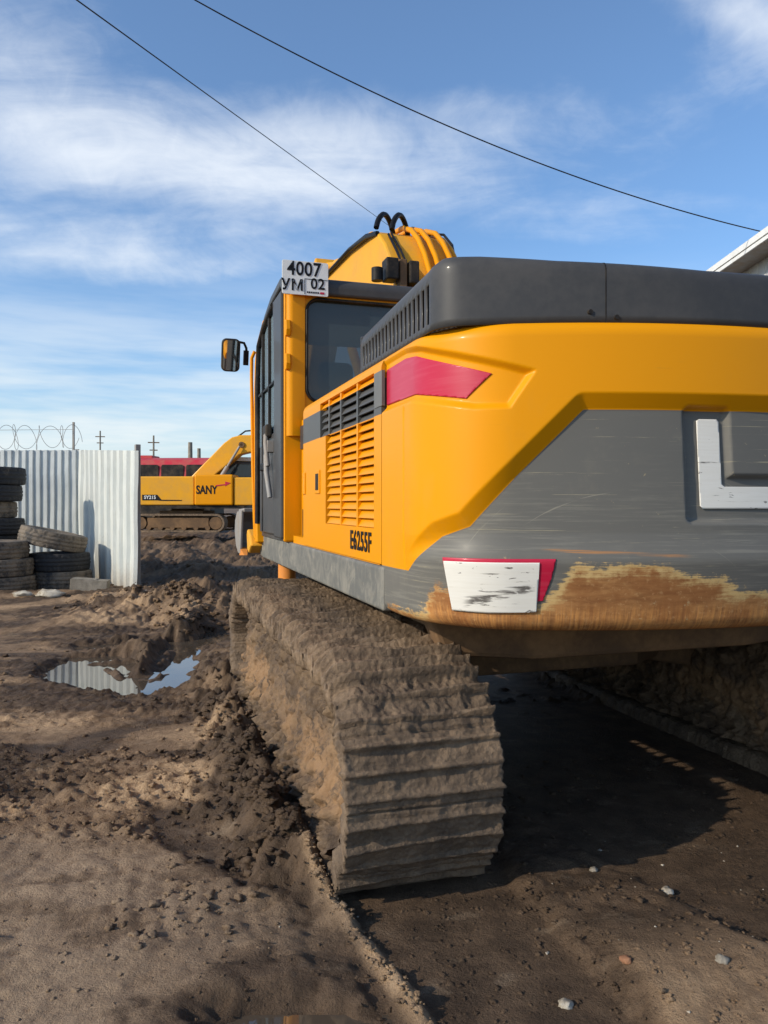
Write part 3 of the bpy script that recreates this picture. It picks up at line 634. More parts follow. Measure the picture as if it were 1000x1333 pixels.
poly_patch('warning_panel', [(1.092, 1.160), (1.430, 1.162), (1.424, 0.997), (1.250, 0.990), (1.100, 0.990)], M['white_ref'], 0.006, CW, label='scratched white rectangular panel above the rusty lower edge')
poly_patch('letter', [(1.972, 1.628), (1.982, 1.634), (2.046, 1.634), (2.054, 1.626), (2.066, 1.418), (2.076, 1.410), (2.350, 1.410), (2.350, 1.336), (1.996, 1.336), (1.986, 1.346)], M['white_ref'], 0.004, CW, label='white sunken letter L')
sp = MB(); sp.box(-1.203, -1.19, -1.572, -1.464, 1.746, 1.888); sp.build('trim_strip', M['grey'], EX)

# engine hood
sh = []; s0 = 0.16
k_ = s0
slots = []
sl_s = np.linspace(0.20, 1.000, 18)
br = [s0]
for a in sl_s: br += [a, a+0.027]
br += list(np.linspace(1.045, 2.6, 160))+list(np.linspace(2.62, 2*SM-0.16, 60)); br = np.array(br)
prof = [(0.022, 1.940), (0.022, 1.966), (0.022, 2.078), (0.022, 2.100), (0.024, 2.116), (0.031, 2.131), (0.044, 2.141), (0.062, 2.146), (0.11, 2.148)]
def hplan(s):
    global XS, RC, cx_, cy_, a1, S1, S2, SM
    sv = (RC, cx_, cy_, a1, S1, S2, SM); smo = SM
    RC = 0.16; cx_ = XS+RC; cy_ = -math.sqrt((RT-RC)**2-cx_**2); a1 = math.atan2(cy_, cx_)
    S1 = cy_*-1-1.0; S2 = S1+RC*(a1+2*math.pi-math.pi); SM = S2+RT*(-math.pi/2-a1)
    out = plan(np.asarray(s, float)*SM/smo); RC, cx_, cy_, a1, S1, S2, SM = sv; return out
px, py, nx, ny = hplan(br)
# tighter corner on the hood than on the counterweight
qs = np.minimum(br, 2*SM-br)
hup = np.interp(qs, [0.16, 1.0, 1.10, 1.25, 1.50, 2.0, 2.4], [-0.028, 0.022, 0.036, 0.030, 0.008, -0.016, -0.016])
PH = np.stack([np.stack([px-nx*o, py-ny*o, zz+hup*min(1, max(0, (zz-1.97)/0.10))], -1) for o, zz in prof], 1)
inn = PH[:, -1].copy(); inn[:, 0] *= 0.5; inn[:, 1] = -1.16+(inn[:, 1]+1.16)*0.5; inn[:, 2] += 0.012
mid = PH[:, -1].copy(); mid[:, 0] *= 0.0; mid[:, 1] = -1.16; mid[:, 2] += 0.014
PH = np.concatenate([PH, inn[:, None], mid[:, None]], 1)
keep = np.ones((PH.shape[0]-1, PH.shape[1]-1), bool)
for i in range(len(sl_s)): keep[1+2*i, 1] = False
HD = grid_mesh('engine_hood', PH, M['dark'], EX, keep=keep); HD.data.set_sharp_from_angle(angle=R(28))
sl = HD.modifiers.new('thickness', 'SOLIDIFY'); sl.thickness = 0.010; sl.offset = -1
mb = MB()
def hp(s, zz, o): 
    a, b, c_, d_ = hplan(np.array([s])); return (float(a[0]-c_[0]*o), float(b[0]-d_[0]*o), zz)
mb.box(-1.06, -1.03, -2.0, -1.19, 1.93, 2.12)
mb.build('louver_backing', M['black'], HD)
mb = MB(); mb.box(-1.178, 1.178, -1.172, -1.152, 1.93, 2.11); mb.build('hood_front_panel', M['dark'], HD, bevel=0.01)
mb = MB()
for s_, w_ in ((1.655, 0.004),):
    a0, a1_ = hp(s_, 1.955, 0.0195), hp(s_+w_, 1.955, 0.0195)
    pts = [(o-0.0008, zz+0.0008) for o, zz in prof]
    hz_ = lambda q: float(np.interp(q, [1.5, 2.0], [0.008, -0.016]))
    v = [hp(s_, zz+hz_(s_)*min(1, max(0, (zz-1.97)/0.10)), o) for o, zz in pts]+[hp(s_+w_, zz+hz_(s_)*min(1, max(0, (zz-1.97)/0.10)), o) for o, zz in pts]; n_ = len(pts)
    mb.add(v, [(i, i+1, n_+i+1, n_+i) for i in range(n_-1)])
mb.build('panel_seam', M['black'], HD)
for s_, zz in ((1.605, 1.975), (1.69, 1.958)):
    mb = MB(); p = hp(s_, zz, 0.02); mb.cyl(p, 0.008, 0.012, 'y', 10); mb.build('bolt', M['black'], HD)

# engine side door with louvres
D = MB()
X0, X1 = -1.2, -1.165
yF, yB = 0.045, -1.556          # front and rear edges of the door
lz0, lz1, lyF, lyB = 1.252, 1.895, -0.555, -1.452
tri = lambda mb, pl: mb.prism(pl, X0, X1, 'x')
tri(D, [(yB, 1.112), (yF, 1.112), (yF, lz0), (yB, lz0)])
tri(D, [(yB, lz0), (lyB, lz0), (lyB, lz1), (yB, lz1)])
tri(D, [(lyF, lz0), (yF, lz0), (yF, 1.712), (lyF, 1.712)])
tri(D, [(-0.425, 1.712), (yF, 1.712), (yF, lz1), (-0.425, lz1)])
pr_ = [(X0+0.055*(1-math.sqrt(max(0, 1-b*b))), 1.895+0.057*b) for b in (0, .25, .5, .7, .85, .95, 1.0)]
D.prism([(X1+0.03, lz1), (X0, lz1)]+pr_[1:]+[(X1+0.03, 1.952)], yB, yF, 'y')
DO = D.build('engine_door', M['door'], EX)
L = MB(); ncol = 4; edges = [lyB, -1.175, -0.87, -0.62, -0.425]
for c_ in range(4):
    ya, yb = edges[c_], edges[c_+1]
    z0c = lz0 if c_ < 3 else 1.712
    if c_ == 2: pass
    n_ = int(round((lz1-z0c)/0.0375))
    for i in range(n_):
        za_ = z0c+(lz1-z0c)*i/n_; h_ = (lz1-z0c)/n_
        lo_ = ya+0.012; hi_ = (yb-0.012) if not (c_ == 2 and za_ < 1.70) else -0.567
        L.prism([(X0+0.004, za_+0.003), (X0+0.008, za_+0.001), (X0+0.030, za_+h_*0.98), (X0+0.026, za_+h_)], lo_, hi_, 'y')
    if c_ > 0: L.box(X0+0.003, X0+0.03, ya-0.012, ya+0.012, z0c if c_ < 3 else 1.712, lz1)
L.build('louver', M['door'], DO)
B = MB(); B.box(-1.158, -1.15, -1.50, -0.40, 1.2, 1.93); B.build('louver_backing', M['black'], DO)
for yc in (-0.37, 0.005):
    Hn = MB(); Hn.box(-1.207, -1.199, yc-0.055 if yc < -.1 else yc-0.03, yc+0.055 if yc < -.1 else yc+0.03, 1.41, 1.54); Hn.build('door_handle', M['yellow'], DO, bevel=0.006)
Hn = MB(); Hn.box(-1.2088, -1.2062, -0.405, -0.335, 1.43, 1.52); Hn.build('handle_recess', M['black'], DO)
def text_mesh(txt, size, bold=0.0, shear=0.0, extr=0.002, spacing=1.0):
    cu = bpy.data.curves.new('t', 'FONT'); cu.body = txt; cu.size = size; cu.offset = bold; cu.extrude = extr; cu.shear = shear; cu.space_character = spacing
    cu.align_x = 'CENTER'; cu.align_y = 'CENTER'; cu.resolution_u = 4
    o = bpy.data.objects.new('t', cu); SC.collection.objects.link(o); dg = bpy.context.evaluated_depsgraph_get()
    me = bpy.data.meshes.new_from_object(o.evaluated_get(dg)); bpy.data.objects.remove(o); return me
def text_obj(name, txt, size, mtx, mt, parent, sx=1.0, **kw):
    me = text_mesh(txt, size, **kw); me.name = name
    me.transform(mtx @ Matrix.Diagonal((sx, 1, 1, 1))); me.materials.clear(); me.materials.append(mt)
    o = bpy.data.objects.new(name, me); return link(o, parent)
def side_mtx(x, y, zz):   # text on a face looking to -x, reading towards -y
    return Matrix(((0, 0, -1, x), (-1, 0, 0, y), (0, 1, 0, zz), (0, 0, 0, 1)))
def rear_mtx(x, y, zz):   # text on a face looking to -y
    return Matrix(((1, 0, 0, x), (0, 0, -1, y), (0, 1, 0, zz), (0, 0, 0, 1)))
text_obj('model_lettering', 'E6255F', 0.118, side_mtx(-1.202, -1.245, 1.186), M['text'], DO, sx=0.90, bold=0.0025, extr=0.0015, spacing=1.12)

# grey side skirt of the upper frame
K = MB()
pts = [(-1.60, 0.928), (1.72, 0.928), (1.80, 0.945), (1.86, 0.985), (1.885, 1.03), (1.88, 1.08), (1.86, 1.104), (-1.60, 1.104)]
K.prism(pts, -1.208, -1.12, 'x'); K.build('side_skirt', M['skirt'], EX, bevel=0.012, seg=3)
K = MB(); K.prism(pts, 1.12, 1.208, 'x'); K.build('side_skirt', M['skirt'], EX, bevel=0.012, seg=3)
K = MB(); K.prism([(-0.95, -2.15), (0.95, -2.15), (1.125, -1.85), (1.125, 1.82), (-1.125, 1.82), (-1.125, -1.85)], 0.955, 1.095, 'z'); K.build('frame_plate', M['rust_dark'], EX)
K = MB(); K.box(-1.19, 1.19, -1.5, 0.42, 1.10, 1.15); K.box(-1.13, -1.09, 0.05, 0.45, 1.10, 1.90); K.box(0.2, 1.19, 0.42, 1.8, 1.10, 1.75); K.box(-1.10, 1.16, -1.15, 0.40, 1.15, 1.94)
K.build('house_body', M['yellow'], EX)
K = MB(); K.box(-1.136, -1.128, 0.06, 0.40, 1.11, 1.32); K.build('body_recess', M['black'], EX); K = MB(); K.box(-1.14, -1.1285, 0.06, 0.45, 1.712, 1.86); K.build('trim_strip', M['dark'], EX)
K = MB(); K.box(0.25, 1.2, -1.12, 0.35, 1.95, 2.10); K.box(1.165, 1.2, -1.556, 0.4, 1.112, 1.95); K.build('right_side_cover', M['yellow'], EX, bevel=0.02)

# ---- cab
CB = bpy.data.objects.new('cab', None)
def rrect(x0, x1, z0, z1, r, n=8):
    out = []
    for cx, cz, a0 in ((x1-r, z1-r, 0), (x0+r, z1-r, 90), (x0+r, z0+r, 180), (x1-r, z0+r, 270)):
        out += [(cx+r*math.cos(R(a0+90*i/n)), cz+r*math.sin(R(a0+90*i/n))) for i in range(n+1)]
    return out
cx0, cx1, cyR, cyF, cz0, cz1 = -1.24, -0.22, 0.48, 1.82, 1.105, 2.85
prof_side = [(cyR, cz0), (cyR, 2.74), (0.50, 2.79), (0.54, 2.80), (1.0, 2.78), (1.3, 2.72), (1.58, 2.63), (1.74, 2.53), (1.80, 2.35), (1.83, 2.0), (1.80, 1.5), (1.66, cz0)]
# shell: roof, front, floor, right side as one skin; rear wall with a window hole
mb = MB(); n_ = len(prof_side)
# rear wall ring
def rear_wall(mb, y0, y1):
    outer = rrect(cx0, cx1, cz0, 2.745, 0.015); inner = rrect(-1.092, -0.33, 2.03, 2.708, 0.085); N = len(outer)
    v = [(p[0], y0, p[1]) for p in outer]+[(p[0], y0, p[1]) for p in inner]+[(p[0], y1, p[1]) for p in outer]+[(p[0], y1, p[1]) for p in inner]
    f = []
    for i in range(N):
        j = (i+1) % N
        f += [(i, j, N+j, N+i), (2*N+j, 2*N+i, 3*N+i, 3*N+j), (N+i, N+j, 3*N+j, 3*N+i), (j, i, 2*N+i, 2*N+j)]
    mb.add(v, f)
rear_wall(mb, cyR, cyR+0.05)
CAB = mb.build('cab', M['yellow'], EX, bevel=0.012)
# rounded yellow rear corner pillar
mb = MB(); seg = 10
ring = [(cx0+0.055-0.055*math.cos(R(90*i/seg)), cyR+0.05-0.075*math.sin(R(90*i/seg))) for i in range(seg+1)]+[(-1.105, cyR-0.012), (-1.098, cyR+0.03), (cx0, cyR+0.12)]
mb.prism(ring, 1.80, 2.735, 'z'); mb.build('corner_pillar', M['yellow'], CAB, smooth=40)
for z_ in (2.50, 2.28):
    mb = MB(); mb.prism([(cyR-0.03, z_-0.05), (cyR-0.045, z_-0.01), (cyR-0.035, z_+0.05), (cyR, z_+0.06), (cyR, z_-0.05)], -1.235, -1.205, 'x'); mb.build('pillar_clip', M['yellow'], CAB, bevel=0.005)
# roof with dark rim
mb = MB()
rp = [(cyR-0.03, 2.728), (cyR-0.035, 2.80), (cyR-0.005, 2.845), (0.60, 2.865), (1.0, 2.845), (1.3, 2.785), (1.6, 2.69), (1.62, 2.64), (1.3, 2.725), (1.0, 2.785), (0.60, 2.80), (cyR+0.03, 2.735)]
mb.prism(rp, cx0-0.01, cx1+0.02, 'x'); mb.build('cab_roof', M['dark'], CAB, bevel=0.018, seg=3)
# left side: rear post, door, glass, front pillar
mb = MB(); mb.prism([(cyR+0.02, cz0+.02), (cyR+0.02, 2.76), (0.86, 2.765), (0.80, 2.4), (0.80, cz0+.02)], cx0-0.018, cx0+0.04, 'x'); mb.build('rear_post', M['dark'], CAB, bevel=0.012)
mb = MB(); mb.prism([(0.82, 1.14), (0.82, 1.86), (1.52, 1.80), (1.52, 1.14)], cx0-0.012, cx0+0.03, 'x'); mb.build('door_panel', M['dark'], CAB, bevel=0.01)
mb = MB(); mb.prism([(0.80, 1.80), (0.86, 2.76), (1.28, 2.70), (1.60, 2.58), (1.64, 1.80)], cx0+0.004, cx0+0.010, 'x'); mb.build('side_window', M['glass_sky_tint'], CAB)
mb = MB()
mb.tube([(cx0-0.01, 0.87, 2.745), (cx0-0.01, 1.28, 2.70), (cx0-0.01, 1.58, 2.60), (cx0-0.01, 1.66, 2.3), (cx0-0.01, 1.66, 1.2)], 0.022, 8)
mb.box(cx0-0.016, cx0+0.02, 1.05, 1.085, 1.8, 2.73); mb.box(cx0-0.016, cx0+0.02, 1.36, 1.40, 1.15, 2.66); mb.box(cx0-0.014, cx0+0.02, 0.84, 1.6, 2.20, 2.215)
mb.build('door_frame', M['black'], CAB, smooth=50)
mb = MB(); mb.prism([(1.62, 1.05), (1.69, 1.5), (1.70, 2.0), (1.68, 2.35), (1.60, 2.60), (1.28, 2.72), (1.30, 2.745), (1.62, 2.64), (1.75, 2.5), (1.81, 2.2), (1.82, 1.8), (1.78, 1.3), (1.74, 1.05)], cx0-0.022, cx0+0.05, 'x'); mb.build('front_pillar', M['yellow'], CAB, bevel=0.01)
mb = MB(); mb.tube([(cx0-0.05, 0.86, 1.62), (cx0-0.06, 0.9, 1.78), (cx0-0.05, 0.96, 1.84), (cx0-0.03, 1.0, 1.86)], 0.016, 8); mb.tube([(cx0-0.04, 0.82, 1.40), (cx0-0.06, 0.86, 1.58), (cx0-0.05, 0.94, 1.70)], 0.018, 8)
mb.box(cx0-0.05, cx0, 0.86, 0.98, 1.72, 1.80); mb.build('door_handle', M['steel'], CAB, smooth=50)
mb = MB(); mb.box(cx0-0.055, cx0-0.01, 0.93, 1.08, 1.83, 1.92); mb.build('door_latch', M['black'], CAB, bevel=0.012)
mb = MB(); mb.box(cx0-0.045, cx0-0.01, 1.1, 1.3, 1.60, 1.66); mb.build('door_latch', M['black'], CAB, bevel=0.012)
mb = MB(); mb.box(cx1-0.03, cx1, cyR+0.05, 1.8, cz0, 2.74); mb.box(cx0+0.03, cx1, 1.70, 1.78, cz0, 1.6); mb.box(cx0+0.02, cx1, cyR+.05, 1.78, cz0, cz0+0.04); mb.build('cab_wall', M['dark'], CAB)
mb = MB(); mb.add([(x, cyR+0.02, zz) for x, zz in rrect(-1.10, -0.32, 2.02, 2.716, 0.085)], [tuple(range(36))]); mb.build('rear_window', M['glass'], CAB)
mb = MB()   # black rubber seal round the rear window
loop = [(x, cyR-0.004, zz) for x, zz in rrect(-1.092, -0.33, 2.03, 2.708, 0.085)]; mb.tube(loop+[loop[0]], 0.011, 6); mb.build('window_seal', M['black'], CAB, smooth=60)
mb = MB(); mb.box(-1.02, -0.56, 0.85, 1.0, 1.5, 2.15); mb.box(-0.92, -0.66, 0.87, 0.97, 2.17, 2.38); mb.box(-1.02, -0.56, 0.95, 1.4, 1.45, 1.6); mb.build('seat', M['black'], CAB, bevel=0.05, seg=3)
mb = MB(); mb.box(-1.17, -1.10, 1.60, 1.62, 2.02, 2.42); mb.build('pillar_trim', M['pale'], CAB, bevel=0.006)
# licence plate at the top rear corner of the cab
def rz(x, y, zz): return rear_mtx(x, y, zz)
mb = MB(); mb.prism(rrect(-1.262, -0.957, 2.715, 2.935, 0.012, 4), cyR-0.05, cyR-0.042, 'y'); 
PL = mb.build('number_plate', M['white'], CAB, bevel=0.0015)
text_obj('plate_number', '4007', 0.125, rz(-1.118, cyR-0.0515, 2.880), M['text'], PL, sx=0.86, bold=0.0022, extr=0.001, spacing=1.05)
text_obj('plate_letters', 'УМ', 0.098, rz(-1.195, cyR-0.0515, 2.772), M['text'], PL, sx=0.95, bold=0.0022, extr=0.001, spacing=1.1)
text_obj('plate_region', '02', 0.098, rz(-1.028, cyR-0.0515, 2.790), M['text'], PL, sx=0.95, bold=0.0018, extr=0.001, spacing=1.05)
mb = MB(); mb.box(-1.116, -1.113, cyR-0.0525, cyR-0.0505, 2.722, 2.822); mb.box(-1.113, -0.962, cyR-0.0525, cyR-0.0505, 2.820, 2.823)
for i in range(6): mb.box(-1.10+i*0.014, -1.091+i*0.014, cyR-0.0525, cyR-0.0505, 2.731, 2.741)
mb.build('plate_frame_line', M['text'], PL)
mb = MB(); mb.box(-1.012, -0.985, cyR-0.0525, cyR-0.0505, 2.729, 2.742); mb.build('plate_flag', M['red'], PL)
mb = MB(); mb.box(-1.10, -1.0, cyR-0.042, cyR-0.02, 2.75, 2.78); mb.build('plate_bracket', M['dark'], PL)
# mirror and hand rail in front
mb = MB(); mb.prism(rrect(-1.512, -1.362, 2.445, 2.712, 0.04, 5), 1.88, 1.93, 'y'); MR = mb.build('mirror', M['black'], EX, bevel=0.012, seg=3)
mb = MB(); mb.prism(rrect(-1.500, -1.374, 2.457, 2.700, 0.03, 5), 1.876, 1.8795, 'y'); g_ = mb.build('mirror_glass', M['mirror'], MR)
MR.location = (-1.44, 1.90, 2.58); MR.rotation_euler = (R(15.5), 0, R(1.5))
for q_ in (MR, g_): q_.data.transform(Matrix.Translation((1.44, -1.90, -2.58)))
mb = MB(); mb.tube([(-1.40, 1.93, 2.66), (-1.36, 1.95, 2.685), (-1.325, 1.95, 2.68), (-1.305, 1.95, 2.64), (-1.30, 1.95, 2.58)], 0.011, 8); mb.box(-1.325, -1.285, 1.93, 1.97, 2.50, 2.62); a_ = mb.build('mirror_arm', M['black'], MR, smooth=50); a_.data.transform(Matrix.Translation((1.44, -1.90, -2.58)))
mb = MB(); mb.tube([(-1.255, 1.80, 2.60), (-1.275, 1.83, 2.55), (-1.275, 1.84, 2.4), (-1.268, 1.80, 1.6), (-1.262, 1.72, 1.10), (-1.24, 1.70, 1.06)], 0.014, 8); mb.build('hand_rail', M['yellow'], EX, smooth=60)
mb = MB(); mb.prism([(1.70, 1.02), (1.78, 1.10), (1.93, 1.15), (1.97, 1.10), (1.93, 0.98), (1.86, 0.95)], -1.30, -1.16, 'x'); mb.build('front_step', M['yellow_dusty'], EX, bevel=0.015)

# ---- boom, stick, bucket (the bends run forward, away from the camera)
def beam(mb, prof, x0, x1, mi=None): mb.prism(prof, x0, x1, 'x', mi)
bx0, bx1 = -0.22, 0.36
bt = [(0.10, 1.55), (0.55, 1.95), (1.05, 2.75), (1.42, 3.34), (1.58, 3.52), (1.76, 3.66), (2.0, 3.76), (2.3, 3.81), (3.6, 3.87), (5.2, 3.98)]
bb = [(5.25, 3.60), (3.6, 3.30), (2.75, 3.05), (2.3, 2.80), (1.9, 2.35), (1.2, 1.65), (0.6, 1.25), (0.2, 1.3)]
mb = MB(); beam(mb, bt+bb, bx0, bx1); BM = mb.build('boom', M['yellow_dusty'], EX, bevel=0.02)
mb = MB()
def offp(dx, lift, pts): return [(dx, y-0.4*lift, zz+lift) for y, zz in pts]
tp = bt[1:9]
for x_, l_ in ((0.08, 0.05), (0.17, 0.05), (0.30, 0.045), (0.375, 0.0)):
    mb.tube(offp(x_, l_, tp), 0.024, 8)
mb.build('hydraulic_pipe', M['yellow'], BM, smooth=60)
mb = MB()
for x_, h_ in ((-0.20, 0.16), (-0.06, 0.17)):
    mb.tube([(x_-0.02+0.24*i/12, 1.80+0.25*i/12, 3.72+h_*math.sin(math.pi*i/12)**0.7+0.02*i/12) for i in range(13)], 0.024, 8)
mb.tube([(0.34, 2.2, 3.80), (0.42, 2.15, 3.85), (0.48, 2.0, 3.80), (0.50, 1.85, 3.66), (0.46, 1.7, 3.50)], 0.012, 6)
mb.tube([(-0.24, 4.2, 3.86), (-0.25, 2.6, 3.78), (-0.25, 2.0, 3.71), (-0.22, 1.76, 3.66)], 0.022, 6)
mb.tube([(-0.14, 1.70, 3.64), (-0.15, 1.45, 3.42), (-0.16, 1.22, 3.2)], 0.012, 6); mb.tube([(-0.10, 1.74, 3.66), (-0.11, 1.47, 3.44), (-0.12, 1.22, 3.2)], 0.010, 6)
mb.build('hydraulic_hose', M['hose'], BM, smooth=60)
mb = MB(); mb.box(-0.325, -0.225, 1.16, 1.30, 3.10, 3.27); mb.build('valve_block', M['black'], BM, bevel=0.012)
mb = MB(); mb.box(-0.135, -0.055, 1.16, 1.30, 3.08, 3.26); mb.build('valve_block', M['black'], BM, bevel=0.012)
mb = MB(); mb.cyl((-0.385, 1.22, 3.14), 0.045, 0.10, 'z', 14); mb.build('valve_cap', M['black'], BM, smooth=40)
mb = MB(); mb.box(-0.21, -0.15, 1.18, 1.30, 3.02, 3.27); mb.build('valve_bracket', M['rust_dark'], BM, bevel=0.008)
mb = MB()
for x_ in (-0.32, 0.46):
    mb = MB(); mb.tube([(x_, 0.9, 1.35), (x_, 1.75, 2.25)], 0.075, 14); mb.tube([(x_, 1.75, 2.25), (x_, 2.25, 2.78)], 0.042, 12); mb.build('hydraulic_cylinder', M['yellow_dusty'], BM, smooth=50)
mb = MB(); mb.tube([(0.09, 3.6, 4.0), (0.09, 4.4, 4.2)], 0.08, 14); mb.tube([(0.09, 4.4, 4.2), (0.09, 5.1, 4.40)], 0.045, 12); mb.build('hydraulic_cylinder', M['yellow_dusty'], BM, smooth=50)
mb = MB(); beam(mb, [(4.95, 4.45), (5.3, 4.35), (5.55, 3.85), (7.15, 1.40), (7.05, 1.15), (6.85, 1.2), (4.98, 3.6), (4.85, 4.2)], -0.08, 0.26); mb.build('stick', M['yellow_dusty'], EX, bevel=0.02)
mb = MB()
zq = lambda P_: [(a, 0.60+(b-0.62)*0.62) for a, b in P_]
bp = zq([(6.70, 1.75), (7.35, 1.72), (7.62, 1.50), (7.70, 1.15), (7.55, 0.80), (7.25, 0.62), (6.95, 0.64), (6.90, 0.70), (7.22, 0.72), (7.45, 0.88), (7.56, 1.15), (7.48, 1.42), (7.25, 1.60), (6.72, 1.66)])
beam(mb, bp, -0.75, 0.75)
sp_ = zq([(6.75, 1.70), (7.35, 1.66), (7.6, 1.45), (7.66, 1.15), (7.5, 0.82), (7.22, 0.66), (6.98, 0.66)])
beam(mb, sp_, -0.78, -0.745); beam(mb, sp_, 0.745, 0.78)
BK = mb.build('bucket', M['steel'], EX, bevel=0.01)
for i in range(5):
    mb = MB(); x_ = -0.72+i*0.36; mb.add([(x_-0.06, 7.02, 0.72), (x_+0.06, 7.02, 0.72), (x_+0.06, 7.02, 0.60), (x_-0.06, 7.02, 0.60), (x_-0.02, 6.72, 0.62), (x_+0.02, 6.72, 0.62)], [(0, 1, 2, 3), (0, 4, 5, 1), (3, 2, 5, 4), (0, 3, 4), (1, 5, 2)]); mb.build('tooth', M['orange'], BK)

# ---- undercarriage
mb = MB()
mb.prism([(-0.95, -0.55), (-0.5, -0.85), (0.5, -0.85), (0.95, -0.55), (0.95, 0.45), (0.5, 0.75), (-0.5, 0.75), (-0.95, 0.45)], 0.46, 0.74, 'z')
mb.cyl((0, 0, 0.83), 0.62, 0.22, 'z', 40)
for sx in (-1, 1):
    for sy in (-1, 1): mb.prism([(0.4, 0.50), (0.4, 0.70), (1.15, 0.56), (1.15, 0.36)], sy*0.5-0.12-0.05, sy*0.5+0.12-0.05, 'y') if sx > 0 else mb.prism([(-0.4, 0.50), (-0.4, 0.70), (-1.15, 0.56), (-1.15, 0.36)], sy*0.5-0.17, sy*0.5+0.07, 'y')
mb.build('car_body', M['rust_dark'], EX, bevel=0.02)
mb = MB(); mb.prism([(-1.05, 0.955), (1.05, 0.955), (0.95, 0.74), (0.55, 0.70), (-0.55, 0.70), (-0.95, 0.74)], -1.62, -1.50, 'y'); mb.box(-0.9, -0.6, -1.5, 0.2, 0.80, 0.96); mb.box(0.6, 0.9, -1.5, 0.2, 0.80, 0.96); mb.build('belly_guard', M['rust_dark'], EX, bevel=0.02)
YA, YBk, ZC, RR = 1.13, -1.67, 0.350, 0.405
LSTR = YA-YBk; PER = 2*LSTR+2*math.pi*RR; NSH = 33; PITCH = PER/NSH
def belt_path(u):
    """u metres along the belt, starting at the top front, running to the rear, round and back -> y, z, ny, nz"""
    u = np.mod(u, PER); y = np.zeros(u.shape); zz = np.zeros(u.shape); ny = np.zeros(u.shape); nz = np.zeros(u.shape)
    a = u < LSTR; sag = -0.0*np.sin(u/LSTR*math.pi)
    b = (~a) & (u < LSTR+math.pi*RR); c_ = (u >= LSTR+math.pi*RR) & (u < 2*LSTR+math.pi*RR); d_ = u >= 2*LSTR+math.pi*RR
    y = np.where(a, YA-u, y); zz = np.where(a, ZC+RR+sag, zz); nz = np.where(a, 1.0, nz)
    g_ = (u-LSTR)/RR; y = np.where(b, YBk-RR*np.sin(g_), y); zz = np.where(b, ZC+RR*np.cos(g_), zz); ny = np.where(b, -np.sin(g_), ny); nz = np.where(b, np.cos(g_), nz)
    y = np.where(c_, YBk+(u-LSTR-math.pi*RR), y); zz = np.where(c_, ZC-RR, zz); nz = np.where(c_, -1.0, nz)
    g_ = (u-2*LSTR-math.pi*RR)/RR; y = np.where(d_, YA+RR*np.sin(g_), y); zz = np.where(d_, ZC-RR*np.cos(g_), zz); ny = np.where(d_, np.sin(g_), ny); nz = np.where(d_, -np.cos(g_), nz)
    return y, zz, ny, nz
